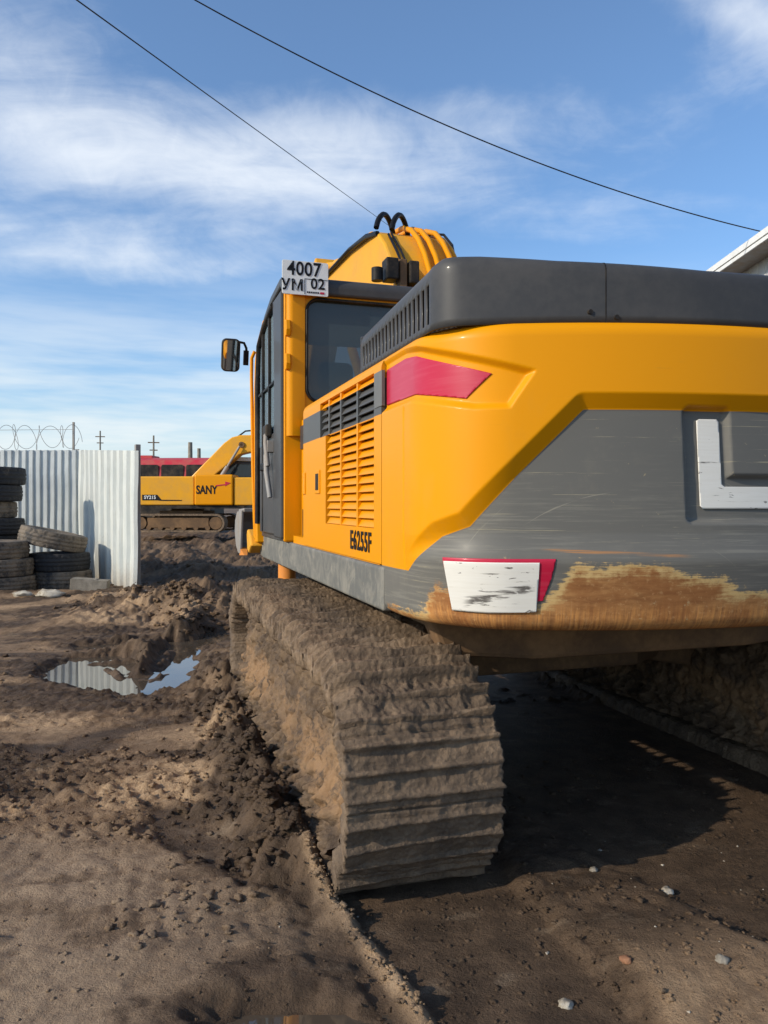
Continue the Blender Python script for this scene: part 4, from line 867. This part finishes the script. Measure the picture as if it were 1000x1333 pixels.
def make_belt(xc, out, du, nw, seed):
    HW = 0.28
    nu = int(PER/du); u = np.arange(nu)*PER/nu
    wv_ = np.linspace(-HW, HW, nw)
    cross = [(-HW+0.03, -0.10, 0), (-HW+0.008, -0.085, 0), (-HW, -0.04, 0)]+[(a, 0.0, 1) for a in wv_]+[(HW, -0.04, 0), (HW-0.008, -0.085, 0), (HW-0.03, -0.10, 0)]
    cx = np.array([c_[0] for c_ in cross]); ch = np.array([c_[1] for c_ in cross]); cm = np.array([c_[2] for c_ in cross], float)
    Ug, Wg = np.meshgrid(u, cx, indexing='ij'); Hg = np.broadcast_to(ch, Ug.shape).copy(); Cm = np.broadcast_to(cm, Ug.shape)
    y, zz, ny, nz = belt_path(Ug)
    ph = np.mod(Ug/PITCH, 1.0)
    topw_ = lambda nz: sstep(0.35, 0.85, nz)
    bar = lambda c0, wd: sstep(wd, wd*0.55, np.abs(ph-c0)*PITCH)
    wav = 0.0
    kb = np.floor(Ug/PITCH*3+0.08)
    worn = 0.95+0.9*pnoise(kb*3.71+seed, Wg*2.2, kb*1.3)+0.5*pnoise(Wg*9, kb*2.9, seed)
    gro = np.clip(0.0230*worn, 0.007, 0.028)*np.maximum.reduce([bar(0.14, 0.011), bar(0.47, 0.011), bar(0.80, 0.011)])
    step = -0.016*sstep(0.006, 0.002, np.abs(ph-0.985)*PITCH)
    topw = sstep(0.35, 0.85, nz)                         # mud lies on the upper run and thins on the way round
    rearw = np.clip(1-topw, 0, 1)
    n1 = fbm(Wg*7+seed, y*7, zz*7, 4); n2 = billow(Wg*16+seed, y*16, zz*16, 4, .55)-0.36; n3 = fbm(Wg*46, y*46, zz*46+seed, 3)
    fill = np.clip(0.55*topw+0.65*sstep(-0.15, 0.35, n1+0.35*fbm(Wg*2.5, y*2.5+seed, zz*2.5, 2))*(0.35+0.65*topw), 0, 1)
    # smooth fill of the pockets between the bars with crumbly mud
    hm = gro*(1-0.0*fill)
    pits = billow(Wg*30+seed, y*30, zz*30, 4, .62)-0.37
    patchy = sstep(-0.25, 0.25, fbm(Wg*3.1+seed*2, y*2.2, zz*5.0, 3))
    mudh = 0.016*fill+(1-topw)*0.0100*patchy+fill*(0.010*n1+0.011*n2*topw+0.005*n2*(1-topw))+0.002*n3+pits*(0.0015+0.015*topw)
    hh = np.maximum(gro, mudh)*0.75+0.25*(gro+mudh)+step*(1-fill)
    hh = hh+(0.0022+0.003*topw)*n3+0.004*rearw*n1+gro*1.25*topw
    tears = sstep(0.11, 0.03, np.abs(ph-0.03+0.03*n1))*sstep(-0.12, 0.12, fbm(Wg*3+9, y*4, zz*4+seed, 3))*topw
    hh -= 0.036*tears
    edge_ = np.clip((np.abs(Wg)-0.215)/0.055, 0, 1)*np.where(Wg*out > 0, 1, 0.5)
    hh -= edge_**2*0.035*topw*(0.6+1.2*fbm(Wg*3, y*5, zz*5, 2)+0.4)
    Hf = Hg+Cm*hh+(1-Cm)*(0.018*n1+0.02*n2)
    Wf = Wg+(0.010*n1+0.012*pits)*(np.abs(Wg) > HW*0.85)+(1-Cm)*(0.015*n1+0.02*n2)+np.sign(Wg)*0.018*np.abs(n2)*(np.abs(Wg) > HW*0.93)
    P_ = np.stack([xc+Wf, y+ny*Hf, zz+nz*Hf], -1)
    return P_, np.clip(sstep(0.55, -0.15, nz+0.35*n1)*0.9+0.7*tears+0.8*np.clip(-step/0.016, 0, 1)*topw, 0, 1)  # mask paints shade onto rear and lower faces and into plate gaps
for sx, du, nw in ((-1, 0.0055, 90), (1, 0.012, 40)):
    xc = sx*1.20
    P_ = make_belt(xc, sx, du, nw, 3.1 if sx < 0 else 11.7)
    P_, shade_mask = P_
    TR = grid_mesh('crawler_track', P_, M['track_mud'], EX, closed_u=True, closed_v=True, attrs={'shade_tint': shade_mask})
    TR['label'] = 'mud-caked crawler track on the left, shoe bars showing on the rear curve' if sx < 0 else 'crawler track on the right, half hidden in the shade under the machine'
    # chain of links under the shoes
    u = np.arange(300)*PER/300; y, zz, ny, nz = belt_path(u)
    lk = 0.012*np.sign(np.sin(2*np.pi*u/PITCH))
    ringp = [(-0.10, -0.03), (0.10, -0.03), (0.10, -0.105), (-0.10, -0.105)]
    Pl = np.stack([np.stack([np.full(u.shape, xc+a), y+ny*(b+(lk if b < -.1 else 0)), zz+nz*(b+(lk if b < -.1 else 0))], -1) for a, b in ringp], 1)
    grid_mesh('track_chain', Pl, M['rust_dark'], TR, closed_u=True, closed_v=True, smooth=False)
    # frame banked up with mud and sand
    yy = np.linspace(-1.86, 1.12, 400)
    sec = [(-0.262, 0.075), (-0.262, 0.11), (-0.255, 0.16), (-0.235, 0.22), (-0.215, 0.30), (-0.205, 0.38), (-0.20, 0.45), (-0.19, 0.52), (-0.165, 0.58), (-0.12, 0.62), (-0.05, 0.64)]
    ss = np.linspace(0, len(sec)-1, 60); sxs = np.interp(ss, range(len(sec)), [p[0] for p in sec]); szs = np.interp(ss, range(len(sec)), [p[1] for p in sec])
    sxs = np.concatenate([sxs, -sxs[::-1]]); szs = np.concatenate([szs, szs[::-1]])
    Yg, Xg = np.meshgrid(yy, sxs, indexing='ij'); Zg_ = np.broadcast_to(szs, Yg.shape)
    b1 = fbm(Xg*6+sx, Yg*6, Zg_*6, 4); b2 = billow(Xg*13+sx*3, Yg*13, Zg_*13, 4, .55)-0.33
    lowm = sstep(0.34, 0.12, Zg_)
    rad = 1+0.0*b1; off = 0.035*b1+(0.05+0.09*lowm+0.05*sstep(0.42, 0.5, Zg_))*b2+0.02*(billow(Xg*30, Yg*30, Zg_*30, 3)-0.33)
    Xf = Xg+np.sign(Xg)*off*sstep(0.0, 0.1, np.abs(Xg)); Zf = Zg_+0.04*b1*sstep(0.4, 0.6, Zg_)+0.03*b2*lowm
    sand = sstep(0.15, 0.24, Zg_+0.1*b1)*sstep(0.46, 0.36, Zg_+0.14*b1)*(0.35+0.65*sstep(-0.25, 0.15, fbm(Yg*2.3, Zg_*2, sx*4.0, 3)))
    grid_mesh('track_frame', np.stack([xc+Xf, Yg, Zf], -1), M['frame_mud'], TR, attrs={'sand': sand*0.45})
    mb = MB(); mb.cyl((xc, YBk, ZC), RR-0.10, 0.30, 'x', 36); mb.cyl((xc, YBk, ZC), 0.12, 0.36, 'x', 20); mb.build('sprocket', M['rust_dark'], TR, smooth=40)
    mb = MB(); mb.cyl((xc, YA, ZC), RR-0.10, 0.30, 'x', 36); mb.cyl((xc, YA, ZC), 0.12, 0.36, 'x', 20); mb.build('idler', M['frame_mud'], TR, smooth=40)
mb = MB(); mb.tube([(-1.05, 1.45, 0.95), (-1.05, 1.45, 0.70)], 0.07, 12); mb.build('frame_post', M['orange'], EX, smooth=50)

# ------------------------------------------------------------------ corrugated fence
def sheet_mat(name, ca, cb, dirt):
    m, k = mat(name); co = objco(k)
    n1 = k.noise(co, 2.0, 6, 0.6); n2 = k.noise(k.scale(co, (7, 7, 0.5)), 3.0, 6, 0.65); n3 = k.noise(co, 24, 5, 0.7)
    c = k.mix(k.ramp(n1, 0.35, 0.7), c4(ca), c4(cb)); c = k.mix(k.m('MULTIPLY', k.ramp(n2, 0.52, 0.72), 0.5), c, c4(dirt))
    szz = k.n('ShaderNodeSeparateXYZ', {0: co}).outputs[2]
    low_ = k.ramp(k.m('ADD', szz, k.m('ADD', k.m('MULTIPLY', n1, 0.7), k.m('MULTIPLY', n3, 0.5))), 1.15, 0.45)
    c = k.mix(k.m('MULTIPLY', low_, 0.65), c, (0.30, 0.235, 0.165))
    c = k.mix(k.m('MULTIPLY', k.ramp(n3, 0.66, 0.70), k.m('MULTIPLY', k.ramp(szz, 1.6, 0.3), 0.7)), c, (0.22, 0.165, 0.11))
    finish(k, c, 0.5, 0.05, spec=0.3, bump=k.noise(co, 5, 3), bstr=0.15, bdist=0.02); return m
M['fence'] = sheet_mat('white_sheet', (0.60, 0.62, 0.59), (0.52, 0.55, 0.53), (0.46, 0.45, 0.40))
M['fence_grey'] = sheet_mat('galvanised_sheet', (0.54, 0.57, 0.57), (0.44, 0.47, 0.48), (0.33, 0.33, 0.31))
def corrugated(name, length, h0, h1, zb, pitch=0.2, depth=0.035, parent=None, mt=None):
    xs_ = [0]; ds = [0]; x = 0.0
    while x < length:
        for a, d_ in ((0.48, 0), (0.56, 1), (0.92, 1), (1.0, 0)): xs_.append(x+a*pitch); ds.append(d_)
        x += pitch
    xs_ = np.array(xs_); ds = np.array(ds)*depth
    zt = h0+(h1-h0)*xs_/length
    rows = []
    for t_ in np.linspace(0, 1, 12): rows.append(np.stack([xs_, -ds+0.030*np.array(fbm(xs_*0.9, t_*2.2, 3, 3)), zb+(zt-zb)*t_], -1))
    o = grid_mesh(name, np.stack(rows, 1), mt or M['fence'], parent, smooth=False)
    s_ = o.modifiers.new('thickness', 'SOLIDIFY'); s_.thickness = 0.003; return o
pA_, pB_, pC_ = Vector((-8.6+0.0, 14.85, 0)), Vector((-5.86, 14.75, 0)), Vector((-3.80, 11.62, 0))
# lit section facing the yard, running towards the camera
dv = pC_-pB_; F2 = thing('metal_fence', 'sunlit white corrugated metal fence section running toward the camera, with tyre shadows on it', 'fence', pB_, math.atan2(dv.y, dv.x))
corrugated('sheet', dv.length, 2.40, 2.17, -0.15, pitch=0.40, depth=0.05, parent=F2)
mb = MB(); mb.box(dv.length-0.12, dv.length-0.04, 0.055, 0.13, -0.2, 2.27); mb.build('post', M['steel'], F2, bevel=0.005)
mb = MB(); mb.box(0.0, 0.06, 0.055, 0.12, -0.2, 2.35); mb.build('post', M['steel'], F2, bevel=0.005)
for z_ in (1.75, 0.5): mb = MB(); mb.box(0, dv.length-0.02, 0.012, 0.05, z_, z_+0.05); mb.build('rail', M['steel'], F2)
dv1 = pB_-pA_
p0 = pB_-dv1.normalized()*9.0
F1 = thing('metal_fence', 'shaded grey corrugated metal fence section behind the tyre stack, topped with coiled razor wire', 'fence', p0, math.atan2(dv1.y, dv1.x))
corrugated('sheet', 9.0, 2.40, 2.40, -0.15, pitch=0.14, depth=0.034, parent=F1, mt=M['fence_grey'])
for x in (3.0, 6.0, 8.93): mb = MB(); mb.box(x-0.03, x+0.03, 0.055, 0.11, -0.2, 2.42); mb.build('post', M['steel'], F1)
for z_ in (1.75, 0.5): mb = MB(); mb.box(0, 9, 0.012, 0.05, z_, z_+0.05); mb.build('rail', M['steel'], F1)
for x in (8.82, 5.8): mb = MB(); mb.box(x, x+0.035, 0.115, 0.15, 2.2, 2.95); mb.build('wire_post', M['steel'], F1)
mb = MB(); pts = []; pts2 = []
for i in range(900):
    t_ = i/900; x = 4.6+4.35*t_; a = 2*math.pi*t_*10
    pts.append((x+0.05*math.sin(a*0.37), 0.04+0.20*math.cos(a), 2.66+0.225*math.sin(a)+0.015*math.sin(i*.05)))
mb.tube(pts, 0.0045, 5); pts = [(p[0]+0.22, p[1]*-1+0.08, p[2]+0.02*math.sin(p[0]*3)) for p in pts if p[0] < 8.75]; mb.tube(pts, 0.0045, 5)
mb.tube([(4.6, 0.04, 2.78), (8.9, 0.04, 2.80)], 0.004, 5)
mb.build('razor_wire', M['steel'], F1, smooth=80)

# ------------------------------------------------------------------ tyres
def rubber(name, dust, dc=(0.17, 0.135, 0.10)):
    m, k = mat(name); co = objco(k)
    n1 = k.noise(co, 4, 6, 0.65); n2 = k.noise(co, 30, 5, 0.65)
    c = k.mix(k.ramp(k.m('ADD', n1, k.m('MULTIPLY', k.m('SUBTRACT', n2, .5), .5)), 0.62-dust*0.4, 0.95-dust*0.4), (0.022, 0.022, 0.024), c4(dc))
    finish(k, c, 0.8, bump=n2, bstr=0.25, bdist=0.01); return m
M['rubber'] = rubber('black_tyre_rubber', 0.12); M['rubber_dusty'] = rubber('dusty_tyre_rubber', 0.8)
def tyre_mesh(Rt, wd, seed, mt, nseg=144):
    h = wd/2; ri = Rt*0.56
    prof_ = []
    for i in range(17): t_ = -1+2*i/16; prof_.append((Rt-0.010*abs(t_)**2*1.5, t_*h*0.86, 1.0))
    side = [(Rt*0.965, h*0.97, 0), (Rt*0.90, h*1.03, 0), (Rt*0.80, h*1.06, 0), (Rt*0.70, h*1.0, 0), (Rt*0.60, h*0.88, 0), (ri, h*0.80, 0), (ri, h*0.70, 0)]
    inner_ = [(Rt*0.75, h*0.85, 0), (Rt*0.92, h*0.80, 0), (Rt*0.95, 0, 0)]
    full = [(r, -zz, c_) for r, zz, c_ in reversed(side)]; full = prof_+side+inner_+[(r, -zz, c_) for r, zz, c_ in reversed(inner_[:-1])]+full
    pr = np.array(full); a = np.linspace(0, 2*np.pi, nseg, endpoint=False)
    Ag, Rg = np.meshgrid(a, pr[:, 0], indexing='ij'); Zg2 = np.broadcast_to(pr[:, 1], Ag.shape); Tm = np.broadcast_to(pr[:, 2], Ag.shape)
    tz = Zg2/(h*0.86)
    groove = np.zeros(Ag.shape)
    for g0 in (-0.55, 0, 0.55): groove = np.maximum(groove, sstep(0.12, 0.06, np.abs(tz-g0+0.05*np.sin(Ag*36+seed))))
    lat = sstep(0.75, 0.95, np.sin(Ag*40+np.sign(tz)*1.0))*(np.abs(tz) > 0.6)
    Rf = Rg-Tm*0.014*np.maximum(groove, lat)
    me_o = grid_mesh('tyre', np.stack([Rf*np.cos(Ag), Rf*np.sin(Ag), Zg2+h*1.06], -1), mt, closed_u=True, closed_v=True)
    return me_o
TY = []
def tyre(x, y, zz, Rt, wd, mt, label, group, tilt=(0, 0), seed=1):
    o = tyre_mesh(Rt, wd, seed, M[mt]); o.location = (x, y, zz); o.rotation_euler = (R(tilt[0]), R(tilt[1]), 0 if tilt[1] else rng.random()*6.28); tag(o, label, 'tyre', group); TY.append(o); return o
G1, G2, G3 = 'tyres in the tall stack', 'tyres in the low front stack', 'tyres in the stack by the fence'
gy = ground_z(-6.4, 13.1)
sx_, sy_ = -6.72, 13.1
ords = ['bottom', 'second from bottom', 'third from bottom', 'middle', 'third from top', 'second from top', 'top']
names = ['dark tyre at the bottom of the tall stack against the fence', 'dusty tyre one up from the bottom of the tall stack against the fence', 'black tyre two up from the bottom of the tall stack against the fence', 'black tyre in the dark gap of the tall stack, below a narrower tyre', 'narrower dusty brown tyre third from the top of the tall stack', 'black tyre second from the top of the tall stack', 'black ribbed tyre on top of the tall stack']
zz = 0.0
for i, nm in enumerate(names):
    wd = 0.265 if i < 6 else 0.285
    rr_ = 0.54 if i not in (4,) else 0.49
    tyre(sx_+rng.uniform(-.03, .03)-(0.03 if i == 4 else 0), sy_+rng.uniform(-.03, .03), zz, rr_, wd, 'rubber' if i != 4 else 'rubber_dusty', nm, G1, seed=i); zz += wd*1.06
zz = -0.02
sx2, sy2 = -6.02, 11.95
for i, nm in enumerate(['dusty tyre at the bottom of the low three-tyre stack in front', 'dusty tyre in the middle of the low three-tyre stack in front', 'dusty tyre on top of the low three-tyre stack in front']):
    tyre(sx2+(0.02, -0.02, -0.09)[i], sy2, zz, 0.55, 0.255, 'rubber_dusty', nm, G2, seed=20+i); zz += 0.255*1.06
zz = 0.0
sx3, sy3 = -5.30, 12.55
for i, nm in enumerate(['dusty dark tyre lying at the bottom of the two beside the white fence', 'dark tyre with a pale patch lying under the tilted tyre']):
    tyre(sx3+(0.03, 0.0)[i], sy3, zz, 0.475, 0.27, 'rubber_dusty' if i == 0 else 'rubber', nm, G3, seed=30+i); zz += 0.27*1.06
tyre(sx3-0.13, sy3-0.02, zz+0.085, 0.53, 0.26, 'rubber_dusty', 'dusty tan tyre resting tilted on top of two flat tyres', G3, tilt=(-4, 12), seed=40)

# concrete block and pale lumps
mb = MB(); mb.box(-0.27, 0.27, -0.12, 0.12, -0.03, 0.19); mb.box(-0.26, 0.10, -0.11, 0.11, 0.19, 0.2)
o = mb.build('concrete_block', M['concrete'], bevel=0.012); o.location = (-4.50, 11.75, 0.02); o.rotation_euler = (0, R(4), R(8)); tag(o, 'broken grey concrete block lying in front of the tyres by the fence', 'block')
def lump(name, x, y, sx, sy, sz, label, cat, group=None, mt='plaster', seed=1):
    bm = bmesh.new(); bmesh.ops.create_icosphere(bm, subdivisions=3, radius=1)
    for v in bm.verts:
        p = v.co.copy(); nz = float(fbm(p.x*1.4+seed*3.1, p.y*1.4, p.z*1.4, 4)); v.co = Vector((p.x*sx, p.y*sy, p.z*sz))*(1+0.55*nz)
    me = bpy.data.meshes.new(name); bm.to_mesh(me); bm.free(); me.materials.append(M[mt]); me.polygons.foreach_set('use_smooth', [True]*len(me.polygons))
    o = bpy.data.objects.new(name, me); link(o); o.location = (x, y, ground_z(x, y)+sz*0.3); return tag(o, label, cat, group)
lump('rubble_lump', -4.78, 11.0, 0.20, 0.12, 0.07, 'larger pale lump of rubble on the dirt before the concrete block', 'rubble', 'pale lumps by the fence', seed=1)
lump('rubble_lump', -5.15, 10.95, 0.13, 0.09, 0.045, 'smaller pale lump of rubble on the dirt before the tyres', 'rubble', 'pale lumps by the fence', seed=2)
lump('rubble_lump', -3.5, 11.15, 0.22, 0.08, 0.02, 'flat pale scrap lying at the foot of the white fence end', 'rubble', 'pale lumps by the fence', seed=3)
for i, (x, y, r, lb) in enumerate(((0.50, 2.12, 0.022, 'broken white stone in the loose mud at the lower right, left of an orange one'), (0.965, 2.19, 0.020, 'pale grey stone at the edge of the smooth bank, lower right'), (1.00, 2.72, 0.026, 'white stone on the ridge between the two tracks'), (0.78, 2.86, 0.018, 'upright grey stone on the ridge above the white stone'))):
    lump('stone', x, y, r*0.9, r*0.75, r*0.6, lb, 'stone', 'stones in the mud behind the machine', mt='concrete' if i in (1, 3) else 'plaster', seed=10+i)
M['brick'] = mud_mat('worn_brick', (0.20, 0.09, 0.045), (0.32, 0.15, 0.075), (0.36, 0.20, 0.11), 0.5, 0.3)
lump('stone', 0.70, 2.22, 0.018, 0.014, 0.011, 'small orange brown stone in the loose mud', 'stone', 'stones in the mud behind the machine', mt='brick', seed=20)

# ------------------------------------------------------------------ far excavator, seen from its right side
BX = thing('excavator', 'smaller yellow excavator in the distance, side on, with dark lettering on its bright panel', 'excavator', (-7.35, 28.8, 0.35), R(-3))
def belt_simple(parent, y0, y1, x0, x1, r, zc):
    mb = MB(); prof_ = []
    for i in range(13): a = R(90+180*i/12); prof_.append((x0+r*math.cos(a), zc+r*math.sin(a)))
    for i in range(13): a = R(-90+180*i/12); prof_.append((x1+r*math.cos(a), zc+r*math.sin(a)))
    inn_ = []; r2 = r-0.07
    for i in range(13): a = R(90+180*i/12); inn_.append((x0+r2*math.cos(a), zc+r2*math.sin(a)))
    for i in range(13): a = R(-90+180*i/12); inn_.append((x1+r2*math.cos(a), zc+r2*math.sin(a)))
    n_ = len(prof_)
    v = [(p[0], y0, p[1]) for p in prof_]+[(p[0], y1, p[1]) for p in prof_]+[(p[0], y0, p[1]) for p in inn_]+[(p[0], y1, p[1]) for p in inn_]
    f = []
    for i in range(n_):
        j = (i+1) % n_; f += [(i, j, n_+j, n_+i), (2*n_+i, 3*n_+i, 3*n_+j, 2*n_+j), (i, 2*n_+i, 2*n_+j, j), (n_+i, n_+j, 3*n_+j, 3*n_+i)]
    mb.add(v, f); t_ = mb.build('crawler_track', M['track_mud'], parent)
    yc = (y0+y1)/2
    for xx in (x0, x1): mb = MB(); mb.cyl((xx, yc, zc), r-0.1, abs(y1-y0)*0.8, 'y', 24); mb.build('wheel', M['rust_dark'], t_, smooth=40)
    for i in range(6): mb = MB(); mb.cyl((x0+0.3+(x1-x0-0.6)*i/5, yc, zc-r+0.16), 0.09, abs(y1-y0)*0.7, 'y', 14); mb.build('roller', M['rust_dark'], t_, smooth=40)
    mb = MB(); mb.box(x0+0.25, x1-0.25, y0+0.08, y1-0.08, zc-0.18, zc+0.2); mb.build('track_frame', M['rust_dark'], t_, bevel=0.03)
for y0 in (-1.25, 0.75): belt_simple(BX, y0, y0+0.5, -1.38, 1.38, 0.33, 0.34)
mb = MB(); mb.box(-0.8, 0.8, -0.8, 0.8, 0.35, 0.78); mb.cyl((0, 0, 0.83), 0.6, 0.16, 'z', 30); mb.build('car_body', M['rust_dark'], BX)
mb = MB(); mb.box(-1.6, 2.4, -1.15, 1.15, 0.86, 0.98); mb.build('frame_plate', M['black'], BX)
mb = MB(); mb.prism([(-1.86, 0.98), (0.6, 0.98), (0.6, 2.02), (-1.74, 2.02), (-1.86, 1.9)], -1.2, 1.2, 'y'); mb.build('house_body', M['yellow_dusty'], BX, bevel=0.05, seg=3)
mb = MB(); mb.prism([(-1.30, 1.16), (-0.75, 1.16), (-0.62, 1.14), (0.15, 1.14), (0.15, 1.17), (-0.60, 1.18), (-0.75, 1.36), (-1.30, 1.36)], -1.212, -1.198, 'y'); bd_ = mb.build('badge', M['text'], BX)
text_obj('badge_lettering', 'SY215', 0.17, rear_mtx(-1.01, -1.216, 1.26), M['white'], bd_, bold=0.004, extr=0.002)
mb = MB(); mb.box(0.62, 2.02, -1.27, -0.35, 0.98, 2.08); pn = mb.build('side_panel', M['yellow'], BX, bevel=0.06, seg=3)
text_obj('brand_lettering', 'SANY', 0.42, rear_mtx(1.07, -1.275, 1.52), M['text'], pn, sx=0.72, bold=0.012, extr=0.003)
mb = MB(); mb.prism([(1.40, 1.70), (1.75, 1.74), (1.74, 1.83), (1.95, 1.78), (1.74, 1.66), (1.75, 1.70), (1.42, 1.66)], -1.282, -1.272, 'y'); mb.build('brand_arrow', M['red'], pn)
mb = MB(); mb.box(2.04, 2.75, -1.2, -0.35, 0.98, 1.98); mb.build('front_box', M['yellow_dusty'], BX, bevel=0.04)
mb = MB(); mb.prism([(1.15, 1.0), (2.5, 1.0), (2.65, 1.6), (2.5, 2.62), (1.15, 2.68)], 0.25, 1.15, 'y'); cb2 = mb.build('cab', M['dark'], BX, bevel=0.05)
mb = MB(); mb.prism([(1.28, 1.75), (2.45, 1.75), (2.40, 2.5), (1.28, 2.55)], 0.236, 0.249, 'y'); mb.build('cab_window', M['glass'], cb2)
mb = MB(); mb.prism([(1.05, 2.68), (2.55, 2.62), (2.5, 2.78), (1.15, 2.82)], 0.2, 1.2, 'y'); mb.build('cab_roof', M['white'], cb2, bevel=0.04)
mb = MB(); mb.prism([(0.1, 1.95), (0.45, 1.6), (0.85, 1.9), (2.02, 2.86), (2.40, 2.95), (5.2, 2.90), (5.3, 3.25), (2.6, 3.58), (2.05, 3.58), (1.72, 3.50), (1.42, 3.28)], -0.26, 0.26, 'y'); bo2 = mb.build('boom', M['yellow_dusty'], BX, bevel=0.04)
mb = MB(); mb.cyl((2.1, -0.28, 3.22), 0.11, 0.06, 'y', 20); mb.cyl((2.1, 0, 3.22), 0.06, 0.62, 'y', 16); mb.build('pivot_pin', M['rust_dark'], bo2)
mb = MB(); mb.tube([(0.9, -0.4, 1.3), (1.6, -0.4, 2.4)], 0.08, 12); mb.tube([(1.6, -0.4, 2.4), (2.05, -0.38, 3.15)], 0.045, 10); mb.build('hydraulic_cylinder', M['steel'], bo2, smooth=40)
mb = MB(); mb.tube([(2.9, 0, 3.62), (4.6, 0, 3.62)], 0.09, 12); mb.build('hydraulic_cylinder', M['hose'], bo2, smooth=40)
mb = MB(); mb.tube([(1.9, -0.1, 3.52), (2.2, -0.1, 3.74), (2.7, -0.1, 3.78), (3.2, -0.1, 3.62)], 0.03, 8); mb.build('hydraulic_hose', M['hose'], bo2, smooth=60)
mb = MB(); mb.prism([(5.0, 3.1), (5.4, 3.4), (5.7, 3.1), (6.1, 1.0), (5.85, 0.95), (5.2, 2.6)], -0.18, 0.18, 'y'); mb.build('stick', M['yellow_dusty'], BX, bevel=0.03)

# red bus behind it
M['bus_red'] = painted('red_bus_paint', (0.50, 0.035, 0.055), 0.45, 0.35, 0.1)
TK = thing('bus', 'old red bus with dark windows parked behind the far excavator', 'bus', (-12.2, 36.5, 0.2), R(-3))
mb = MB(); mb.prism([(-1.22, 2.4), (-1.16, 3.0), (-1.0, 3.22), (-0.6, 3.33), (0.6, 3.33), (1.0, 3.22), (1.16, 3.0), (1.22, 2.4), (1.2, 1.3), (-1.2, 1.3)], -2.2, 4.4, 'x'); mb.build('body', M['bus_red'], TK, bevel=0.05, seg=3)
for x0, x1, zt in ((-1.95, -0.70, 2.86), (-0.58, 0.62, 2.98), (0.74, 1.94, 2.98), (2.06, 3.10, 2.98), (3.22, 4.2, 2.98)):
    mb = MB(); mb.prism(rrect(x0, x1, 1.75, zt, 0.10, 4), -1.235, -1.195, 'y'); mb.build('window', M['black'], TK, bevel=0.008)
for x in (-1.2, 3.2):
    for yw in (-1.0, 1.0): mb = MB(); mb.cyl((x, yw, 0.42), 0.46, 0.3, 'y', 24); mb.build('wheel', M['rubber'], TK, smooth=40)
mb = MB(); mb.box(-2.15, 4.35, -1.17, 1.17, 0.40, 1.30); mb.build('skirt', M['black'], TK, bevel=0.03)
mb = MB(); mb.prism(rrect(0.2, 1.4, 3.30, 3.46, 0.05, 4), -0.5, 0.5, 'y'); mb.build('roof_hatch', M['bus_red'], TK, bevel=0.03)
# poles far away
def pole(x, y, h, label, arms=True, r=0.12):
    t_ = thing('utility_pole', label, 'pole', (x, y, 0), 0.2, 'distant utility poles')
    mb = MB(); mb.tube([(0, 0, 0), (0, 0, h)], [r, r*0.7], 10); mb.build('shaft', M['concrete'], t_, smooth=50)
    if arms:
        mb = MB(); mb.box(-0.55, 0.55, -0.05, 0.05, h-0.75, h-0.65); mb.build('crossarm', M['rust_dark'], t_)
        mb = MB(); mb.box(-0.38, 0.38, -0.05, 0.05, h-1.5, h-1.4); mb.build('crossarm', M['rust_dark'], t_)
    return t_
pole(-34.0, 92, 10.2, 'distant pole with two crossarms just above the white fence')
pole(-22.8, 76, 8.2, 'distant pole with two crossarms above the red bus')
pole(-22.2, 88, 8.5, 'taller of two plain posts left of the far boom', False, 0.35)
pole(-21.2, 88, 7.8, 'shorter of two plain posts left of the far boom', False, 0.28)

# warehouse at the right
m, k = mat('grey_cladding'); co = objco(k)
finish(k, k.mix(k.noise(co, 1.5, 5), (0.46, 0.47, 0.48), (0.38, 0.39, 0.40)), 0.5, 0.1); M['clad'] = m
WH = thing('warehouse', 'pale metal clad building whose roof eave rises behind the hood at the right edge', 'building', (11.3, 0, 0))
o = corrugated('wall', 17.5, 8.7, 8.7, 0.0, pitch=0.45, depth=0.05, parent=WH, mt=M['clad']); o.rotation_euler = (0, 0, R(90)); o.location = (0, 7.5, 0)
mb = MB(); mb.box(0.02, 18, 7.5, 25.0, 0, 8.68); mb.build('wall_core', M['clad'], WH)
mb = MB(); mb.prism([(-0.75, 8.80), (-0.75, 8.93), (9, 12.6), (18.7, 8.93), (18.7, 8.80), (9, 12.3)], 6.9, 25.7, 'y'); mb.build('roof', M['white'], WH)
mb = MB(); mb.box(-0.80, -0.755, 6.9, 25.7, 8.80, 8.98); mb.build('fascia', M['white'], WH)
mb = MB(); mb.box(-0.78, -0.74, 6.9, 25.7, 8.66, 8.77); mb.build('gutter', M['white'], WH)
mb = MB(); mb.box(-0.735, 0.0, 7.0, 25.6, 8.66, 8.69); mb.build('soffit', M['steel'], WH)

# wires overhead
def wire(a, b, sag, label, r=0.011):
    a, b = Vector(a), Vector(b); mb = MB(); mb.tube([a.lerp(b, t_)-Vector((0, 0, sag*4*t_*(1-t_))) for t_ in np.linspace(0, 1, 60)], r, 6)
    o = mb.build('power_line', M['hose'], smooth=60); return tag(o, label, 'wire', 'wires across the sky')
def at(px, py, Yd): return ((px-500)/1000*Yd, Yd, 1.35-(py-657)/1000*Yd)
wire(at(20, -58, 8), at(640, 389, 120), 0.05, 'thin wire slanting steeply down toward the top of the boom', 0.009)
wire(at(60, -115, 18), at(990, 301, 22), 0.9, 'thin sagging wire running down to the warehouse eave on the right', 0.016)
